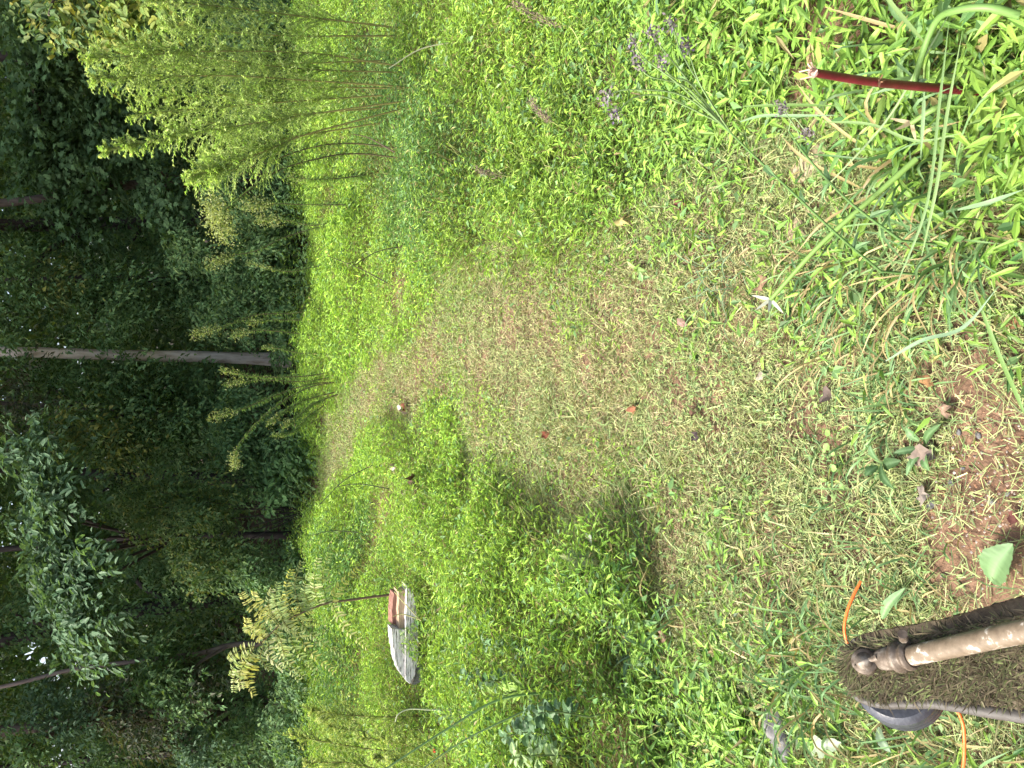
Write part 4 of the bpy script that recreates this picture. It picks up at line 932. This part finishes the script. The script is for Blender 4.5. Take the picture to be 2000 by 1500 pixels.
verbena('long slanting green weed stem with purple grey buds over the bright leaves', [(1720, 530, 1.72), (1632, 455, 1.62), (1500, 330, 1.52), (1408, 241, 1.45)],
        [(29, [(1350, 165, 1.40), (1312, 150, 1.38), (1296, 128, 1.37)]), (29, [(1340, 170, 1.4), (1270, 150, 1.37), (1250, 128, 1.36)]), (27, [(1340, 120, 1.40), (1313, 50, 1.38)]), (27, [(1370, 170, 1.4), (1343, 95, 1.39)]),
         (29, [(1300, 190, 1.40), (1240, 190, 1.38), (1205, 220, 1.37)]), (29, [(1330, 185, 1.4), (1230, 175, 1.36), (1190, 185, 1.36)]), (29, [(1320, 160, 1.38), (1265, 120, 1.36), (1240, 90, 1.35)]), (28, [(1330, 140, 1.39), (1290, 90, 1.36), (1280, 72, 1.35)])])
verbena('shorter green weed stem beside the long slanting one', [(1760, 470, 1.66), (1660, 395, 1.62), (1580, 311, 1.58), (1540, 255, 1.54)],
        [(29, [(1550, 230, 1.52), (1575, 258, 1.52)]), (26, [(1560, 260, 1.53), (1530, 215, 1.52)])])

def seed_stalk(label, pts, Y, hl=.4):
    P = bez([dp(x, y, Y) for x, y in pts], 30)
    t = thing('seed_stalk', label, 'weed', (P[0][0], P[0][1], 0), 'bent grass stalks with brown seed heads')
    sm = MB(); tube(sm, P, np.linspace(.003, .0014, 30), 5, col=(.28, .32, .1)); sm.build('stalk', M_STEM, t)
    hm = MB(); n = 260; s = 1 - hl * R.random(n); idx = s * 29; i = np.minimum(idx.astype(int), 28)
    tg = nrm(P[i + 1] - P[i]); A = P[i] + R.normal(0, .008, (n, 3))
    leaves(hm, A, nrm(tg + R.normal(0, .5, (n, 3))), R.normal(0, 1, (n, 3)), .016, .004, pal(n, [(.2, .15, .12), (.26, .22, .14), (.15, .11, .09)]), 'dia'); hm.build('seed_head', M_DRY, t, kind='stuff')
seed_stalk('bent grass stalk with brown seed head nearest the frame edge', [(1200, 260), (1155, 150), (1120, 60), (1085, 48), (1040, 28), (1000, 5)], 2.75)
seed_stalk('bent grass stalk with brown seed head in the middle of the right bank', [(1190, 300), (1140, 275), (1090, 245), (1060, 225), (1035, 195)], 2.95)
seed_stalk('bent grass stalk with brown seed head low beside the mown track', [(1060, 370), (1030, 355), (995, 345), (960, 340), (930, 330)], 3.5)

# broad leaves, rosettes
def leaf_obj(mb, a, b, w, col, nrmv=None, lobes=0, n=26, curl=.06):
    P = bez([a, (a + b) / 2 + [0, 0, curl * np.linalg.norm(b - a) * 2], b], n); tg = nrm(np.gradient(P, axis=0)); up = np.array([0, 0, 1.0]) if nrmv is None else nrmv
    s = nrm(np.cross(tg, np.tile(up, (n, 1)))); nv = np.cross(s, tg); f = np.linspace(0, 1, n)
    prof = w / 2 * (np.sin(math.pi * np.clip(f, 0.004, 1) ** .8) ** .8 * .98 + .02)
    if lobes: prof = prof * (1 - .62 * (.5 + .5 * np.cos(f * lobes * 2 * math.pi)) ** 1.2)
    prof = prof * (1 + R.normal(0, .05, n)); wv = R.normal(0, .05, (n, 2)) * prof[:, None]
    V = np.stack([P - s * prof[:, None] + nv * (prof * .22 + wv[:, 0])[:, None], P - s * prof[:, None] * .5 + nv * (prof * .10)[:, None], P, P + s * prof[:, None] * .5 + nv * (prof * .10)[:, None], P + s * prof[:, None] + nv * (prof * .22 + wv[:, 1])[:, None]], 1).reshape(-1, 3)
    C = np.tile(np.array(col), (n, 5, 1)) * R.uniform(.9, 1.1, (n, 5, 1)); C[:, 2] = np.clip(C[:, 2] * 1.5 + .03, 0, .8)
    i = np.arange(n - 1) * 5; Q = np.concatenate([np.stack([i + k, i + k + 1, i + k + 6, i + k + 5], 1) for k in range(4)])
    mb.quads(V, Q, C.reshape(-1, 3), True)
def broad_plant(name, label, c, specs, w, cols, lobes=0, cat='plant', group=None, z0=.012, single='leaf'):
    b = gp(*c); t = thing(name, label, cat, (b[0], b[1], 0), group)
    for (x0, y0, za, x1, y1, zb) in specs:
        mb = MB(); a = gp(x0, y0, za + z0); e = gp(x1, y1, zb + z0)
        leaf_obj(mb, a, e, w * R.uniform(.85, 1.15), pal(1, cols)[0], lobes=lobes); mb.build(single, M_GRASS, t)
DOCK = [(.09, .17, .06), (.11, .19, .08), (.07, .14, .05)]
broad_plant('dock_plant', 'single long dock leaf lying on the bare red clay', (1940, 1130), [(1935, 1135, .0, 1978, 1062, .03)], .06, DOCK, group='broad leaved weeds near the camera')
broad_plant('dock_plant', 'narrow green leaf lying beside the orange line', (1745, 1200), [(1722, 1208, .02, 1768, 1148, .03)], .03, DOCK, group='broad leaved weeds near the camera')
broad_plant('dock_plant', 'broad leaved rosette at the edge of the bare clay in the centre', (1800, 870), [(1800, 875, .01, 1745, 885, .05), (1805, 868, .01, 1838, 828, .05), (1800, 880, .01, 1770, 930, .04), (1795, 862, .01, 1770, 835, .03), (1805, 885, .01, 1815, 920, .03)], .020, DOCK, group='broad leaved weeds near the camera')
broad_plant('dock_plant', 'crinkled green rosette of narrow leaves below the clover vine', (1720, 910), [(1715, 910, .01, 1690, 930, .04), (1720, 905, .01, 1745, 955, .05), (1725, 910, .01, 1760, 900, .04), (1715, 900, .01, 1700, 870, .04)], .025, DOCK, group='broad leaved weeds near the camera')
broad_plant('lobed_leaf', 'pale lobed leaf lying near the trimmer spool', (1610, 1460), [(1580, 1460, .02, 1645, 1450, .04)], .07, [(.24, .29, .20)], lobes=3, group='broad leaved weeds near the camera')
broad_plant('lobed_leaf', 'small pale bluish leaf behind the spool', (1725, 1430), [(1715, 1420, .02, 1740, 1470, .03)], .03, [(.18, .26, .16)], group='broad leaved weeds near the camera')
broad_plant('thistle_plant', 'pale silvery lobed leaves at the shaded edge of the bright bank', (1165, 1085), [(1170, 1095, .05, 1092, 1085, .24), (1165, 1100, .04, 1098, 1140, .20), (1160, 1085, .05, 1110, 1110, .24), (1175, 1080, .03, 1155, 1045, .14)], .10, [(.26, .33, .22), (.32, .37, .28)], lobes=5)
broad_plant('rosette', 'long leaved green rosette in the shadow below the bright bank', (1240, 1220), [(1240, 1215, .02, 1195, 1195, .1), (1240, 1220, .02, 1205, 1235, .1), (1245, 1215, .02, 1235, 1180, .08), (1245, 1225, .02, 1215, 1260, .09), (1250, 1220, .02, 1285, 1215, .06)], .028, [(.15, .26, .10), (.18, .30, .13)])
broad_plant('rosette', 'small pale leaf pair on the mown track beside the right bank', (1240, 520), [(1245, 525, .01, 1225, 510, .05), (1245, 525, .01, 1240, 545, .05), (1245, 525, .01, 1265, 530, .04)], .022, [(.22, .34, .10)])
# trailing vine of small round leaves
def vine():
    t = thing('trailing_vine', 'trailing vine of small round leaves across the near mown grass', 'vine', gp(1600, 790))
    path = bez([gp(x, y, .02) for x, y in [(1540, 620), (1570, 680), (1590, 750), (1605, 800), (1620, 850), (1635, 900), (1660, 960)]], 26)
    mb = MB(); tube(mb, path, .0012, 4, col=(.2, .26, .09)); mb.build('stem', M_STEM, t)
    for k in range(2, 26, 2):
        mb = MB(); L = R.uniform(.012, .022); leaves(mb, path[k:k + 1] + [0, 0, .012], rdir(1, -.1, .2), np.array([[0, -.2, 1.0]]), L, L * .95, pal(1, [(.22, .36, .09), (.25, .38, .12)]), 'oval'); mb.build('leaf', M_GRASS, t)
vine()
# leafy weeds at the left bank
def leafy_weed(label, path, n, size, cols, kind='lance', asp=.3, group='leafy weeds on the left bank', up=.5):
    P = bez([dp(x, y, Y) for x, y, Y in path], 24); b = P[0].copy(); b[2] = -.03
    t = thing('leafy_weed', label, 'weed', (b[0], b[1], 0), group)
    sm = MB(); tube(sm, np.concatenate([[b], P]), np.linspace(.0045, .0015, 25), 5, col=(.12, .17, .06)); sm.build('stem', M_STEM, t)
    s = .2 + .8 * R.random(n); i = np.minimum((s * 23).astype(int), 22); tg = nrm(P[i + 1] - P[i])
    D = nrm(rdir(n, -.2, .2) + tg * up); L = size * (1.15 - .5 * s) * R.uniform(.7, 1.3, n)
    for q in range(n):
        k = slice(q, q + 1); mb = MB()
        leaves(mb, P[i[k]] + D[k] * .01, D[k], np.array([0, -.2, 1.0]) + R.normal(0, .4, (len(L[k]), 3)), L[k], L[k] * asp, pal(len(L[k]), cols), kind, .35)
        mb.build('leaf', M_GRASS, t)
BLU = [(.11, .20, .09), (.14, .23, .12), (.09, .17, .07)]
leafy_weed('bluish leafy weed nearest the timber on the left bank', [(1060, 1290, 3.3), (1000, 1270, 3.3), (940, 1255, 3.3)], 60, .07, BLU, 'lance', .34)
leafy_weed('bluish leafy weed with small blunt leaves beside the bright willow leaved one', [(1060, 1330, 3.2), (980, 1330, 3.2), (900, 1320, 3.2)], 66, .06, BLU, 'oval', .5)
leafy_weed('bright weed with long willow like leaves leaning over the left bank', [(1080, 1330, 2.9), (1030, 1345, 2.85), (985, 1355, 2.8), (950, 1365, 2.8)], 40, .10, [(.2, .32, .06), (.24, .36, .08)], 'lance', .2, up=.9)
leafy_weed('weed with broad bluish leaves at the frame edge of the left bank', [(1110, 1440, 2.7), (1040, 1430, 2.7), (980, 1440, 2.7)], 40, .07, BLU, 'oval', .55)
leafy_weed('tangled leafy weed low on the left bank', [(1150, 1400, 2.5), (1080, 1390, 2.5), (1020, 1400, 2.5)], 46, .06, BLU, 'oval', .5)
leafy_weed('small weed with pale new leaves at the left bank corner', [(1130, 1480, 2.6), (1060, 1475, 2.6), (1000, 1480, 2.6)], 44, .06, [(.2, .3, .12), (.24, .33, .15)], 'oval', .5)
leafy_weed('thin weed standing behind the bluish weeds', [(960, 1410, 3.8), (900, 1400, 3.8), (850, 1395, 3.8)], 50, .06, BLU, 'lance', .3)
leafy_weed('low dark weed at the mown track end on the left bank', [(960, 1100, 4.0), (925, 1120, 4.0), (905, 1150, 4.0)], 40, .06, [(.12, .2, .07)], 'lance', .3)
def arch_stem(label, pts, r, col, Y=2.8):
    P = bez([dp(x, y, Y) for x, y in pts], 26); mb = MB(); tube(mb, P, np.linspace(r, r * .6, 26), 6, col=col)
    mb.build('arching_stem', M_STEM, label=label, cat='stem', group='long slanting stems on the left bank')
arch_stem('long green stem slanting across the left bank weeds', [(1100, 1350), (980, 1365), (880, 1420), (740, 1510)], .0055, (.14, .24, .08))
arch_stem('second long green stem below the slanting one on the left bank', [(1150, 1330), (1000, 1400), (900, 1450), (800, 1520)], .004, (.17, .26, .1))
arch_stem('pale arching stalk with hooked end beside the left weeds', [(900, 1386), (840, 1386), (800, 1385), (778, 1395), (772, 1410)], .004, (.42, .44, .28), 3.8)

# dead leaves, stones
def dead_leaf(label, x, y, size, col, z=.02, kind=None):
    if x > 1600: size = size * .72; col = tuple(.75 * v for v in col)
    c = gp(x, y); c[2] = ground_z(c[0], c[1]) + z * (.6 if x > 1600 else 1)
    n = 12; th = np.sort(R.uniform(0, 2 * math.pi, n)); th = np.linspace(0, 2 * math.pi, n, endpoint=False) + R.normal(0, .12, n)
    rr = size / 2 * np.where(np.arange(n) % 2, .88, 1.0) * R.uniform(.72, 1.15, n)
    asp = R.uniform(.55, .9); rot = R.uniform(0, 6.28)
    e = np.stack([np.cos(th) * rr, np.sin(th) * rr * asp, R.normal(0, .16, n) * size + .12 * size * np.cos(th * 2)], 1)
    e2 = e * .5; e2[:, 2] = e[:, 2] * .3 + R.normal(0, .04, n) * size
    ca, sa = math.cos(rot), math.sin(rot); Rm = np.array([[ca, -sa, 0], [sa, ca, 0], [0, 0, 1]])
    V = np.concatenate([e, e2, [[0, 0, .02 * size]]]) @ Rm.T
    V[:, 2] -= V[:, 2].min() 
    C = np.tile(np.array(col) * .72, (2 * n + 1, 1)) * R.uniform(.75, 1.2, (2 * n + 1, 1))
    mb = MB(); i = np.arange(n); j = (i + 1) % n
    mb.quads(V, np.stack([i, j, n + j, n + i], 1), C, True)
    mb.add(V, np.stack([n + i, n + j, np.full(n, 2 * n)], 1), C, True)
    a = Rm @ np.array([-.9 * size, .05 * size, .1 * size])
    tube(mb, [V[2 * n], a], size * .012, 4, col=col)
    o = mb.build('dead_leaf', M_DRY, label=label, cat='dead leaf', group='dead leaves on the ground'); o.location = Vector(c)
TANL, BRN, RED, GRY = (.27, .18, .11), (.12, .07, .045), (.16, .055, .03), (.2, .155, .13)
for a in (('dark red brown leaf at the edge of the right bank', 1350, 402, .055, (.16, .06, .045)), ('pinkish curled leaf on the near track', 1347, 632, .055, (.30, .19, .16)), ('grey brown curled leaf by the round leaved vine', 1622, 770, .07, GRY),
          ('tan broad leaf beside the dock rosette', 1860, 800, .075, (.42, .29, .2)), ('orange brown leaf under the long curved blade', 1825, 745, .05, (.36, .2, .09)), ('grey curled leaf below the dock rosette', 1820, 890, .08, (.32, .25, .2)),
          ('small rust leaf lying alone in the middle of the track', 1070, 850, .06, RED), ('small rust fleck of a leaf further along the track', 1237, 798, .05, (.3, .13, .07)), ('dark small leaf near the middle of the track', 1358, 803, .05, BRN),
          ('black brown leaf scrap on the near track', 1362, 852, .04, (.08, .06, .06)), ('tan leaf pieces below the torn cane end', 1512, 555, .06, TANL), ('brown leaf in the corner tangle', 1865, 232, .06, (.36, .22, .12)),
          ('pale leaf scrap beside the vine', 1495, 735, .04, (.4, .35, .26)), ('orange leaf at the near frame edge by the long blades', 1990, 630, .05, (.36, .2, .1)), ('grey leaf on the clay beside the pebbles', 1815, 965, .07, (.35, .3, .25)),
          ('rust leaf in the grass before the orange line', 1715, 1050, .04, (.3, .12, .06)), ('dark red leaf at the bottom edge of the clay', 1985, 1010, .04, (.16, .06, .05)), ('pale curled leaf on the clay near the pebbles', 1800, 900, .06, (.38, .3, .24)),
          ('rusty leaf at the far end of the mown track', 795, 795, .08, (.2, .07, .04)), ('pale curled strip of leaf by the far track', 800, 800, .1, (.45, .4, .36)), ('brown leaf litter scrap in the bright bank', 850, 935, .12, (.2, .13, .09)),
          ('dark curled leaf in the bright bank', 860, 950, .12, (.12, .07, .05)), ('pale dead leaf in the bright bank', 840, 960, .1, (.42, .36, .3)), ('brown dead leaf lower in the bright bank', 880, 985, .11, (.24, .17, .12)), ('pale leaf scrap at the rim of the bright bank', 815, 910, .1, (.4, .36, .32)),
          ('yellow dead leaf on the right bank edge', 1238, 432, .06, (.42, .36, .14)), ('brown leaf at the left bank foot near the tuft', 1310, 1240, .05, (.3, .2, .13)), ('bright red leaf among the left bank weeds', 980, 1441, .03, (.45, .05, .02))):
    lb, x, y, s, c = a
    z = .02
    if lb.endswith('bright bank') or 'bright bank' in lb: z = .16
    if 'left bank weeds' in lb: z = .34
    dead_leaf(lb, x, y, s, c, z)

M_STONE = mat_noise('grey_stone', [(.05, .05, .05), (.13, .127, .125), (.25, .245, .24)], (1, 1, 1), 30, rough=.85, bump=.5, bscale=90, bdist=.006)
M_STONE2 = mat_noise('tan_stone', [(.14, .11, .065), (.24, .19, .12), (.31, .26, .18)], (1, 1, 1), 22, rough=.9, bump=.5, bscale=80, bdist=.006)
def stone(label, x, y, sx, sy, sz, mat=M_STONE, grp='pebbles on the bare clay', name='pebble', cat='stone'):
    import bmesh
    bm = bmesh.new(); bmesh.ops.create_icosphere(bm, subdivisions=3 if sx > .05 else 2, radius=1)
    ph = R.uniform(0, 6, 3); ax = nrm(R.normal(0, 1, (5, 3)))
    for v in bm.verts:
        p = np.array(v.co); k = 1.0
        for q in ax:
            dd = p @ q
            if dd > .62: p = p - q * (dd - .62) * .8
        p = p * (1 + .06 * math.sin(5 * p[0] + ph[0]) * math.sin(4 * p[1] + ph[1])); v.co = p * np.array([sx, sy, sz])
    me = bpy.data.meshes.new(name); bm.to_mesh(me); bm.free(); me.materials.append(mat)
    for p in me.polygons: p.use_smooth = True
    o = bpy.data.objects.new(name, me); COL.objects.link(o); c = gp(x, y)
    o.location = (c[0], c[1], ground_z(c[0], c[1]) + sz * .35); o.rotation_euler = (0, 0, R.uniform(0, 3))
    tag(o, label, cat, grp)
stone('big rough grey stone half hidden by grass near the spool', 1528, 1425, .09, .045, .035, M_STONE, None, 'stone')
stone('flat tan stone showing between the leaves near the red stalk', 1625, 225, .05, .035, .02, M_STONE2, None, 'stone')
stone('flat tan stone under the slanting weed stem', 1590, 320, .07, .04, .015, M_STONE2, None, 'stone')
stone('flat tan stone by the cut end of the long weed stem', 1565, 450, .06, .035, .012, M_STONE2, None, 'stone')
for lb, x, y, s in (('white grey pebble in the middle of the clay', 1858, 943, .014), ('long grey pebble below the grey curled leaf', 1818, 985, .02), ('grey pebble at the bottom edge of the clay', 1935, 980, .014), ('bluish pebble beside the dock rosette', 1875, 845, .012),
                   ('dark pebble near the tan broad leaf', 1912, 850, .012), ('small dark pebble on the clay', 1880, 915, .008), ('tiny pale pebble near the bottom edge', 1955, 910, .008), ('pale pebble under the bottom grass', 1965, 965, .009), ('small tan pebble at the clay rim', 1850, 900, .010)):
    stone(lb, x, y, s * .8, s * .55, s * .35)
def gravel():
    mb = MB(); n = 900; c = [gp(1930, 900), gp(1920, 1080), gp(1890, 960)]
    q = R.integers(0, 3, n); P = np.array(c)[q] + R.normal(0, 1, (n, 3)) * [.10, .07, 0]; P[:, 2] = ground_z(P[:, 0], P[:, 1])
    s = R.uniform(.0015, .005, n)
    O = np.array([[1, 0, 0], [-1, 0, 0], [0, 1, 0], [0, -1, 0], [0, 0, .7], [0, 0, -.7]]); f = np.array([(0, 2, 4), (2, 1, 4), (1, 3, 4), (3, 0, 4), (2, 0, 5), (1, 2, 5), (3, 1, 5), (0, 3, 5)])
    V = P[:, None] + O[None] * s[:, None, None] * R.uniform(.6, 1.3, (n, 6, 1))
    mb.add(V.reshape(-1, 3), (f[None] + (np.arange(n) * 6)[:, None, None]).reshape(-1, 3), np.repeat(pal(n, [(.26, .14, .08), (.2, .11, .065), (.3, .27, .24), (.32, .2, .12)]), 6, 0))
    mb.build('gravel', M_DRY, label='fine grit and crumbs of red clay on the bare ground', cat='gravel', kind='stuff')
gravel()
print('tris', sum(len(o.data.polygons) for o in bpy.data.objects if o.type == 'MESH'))
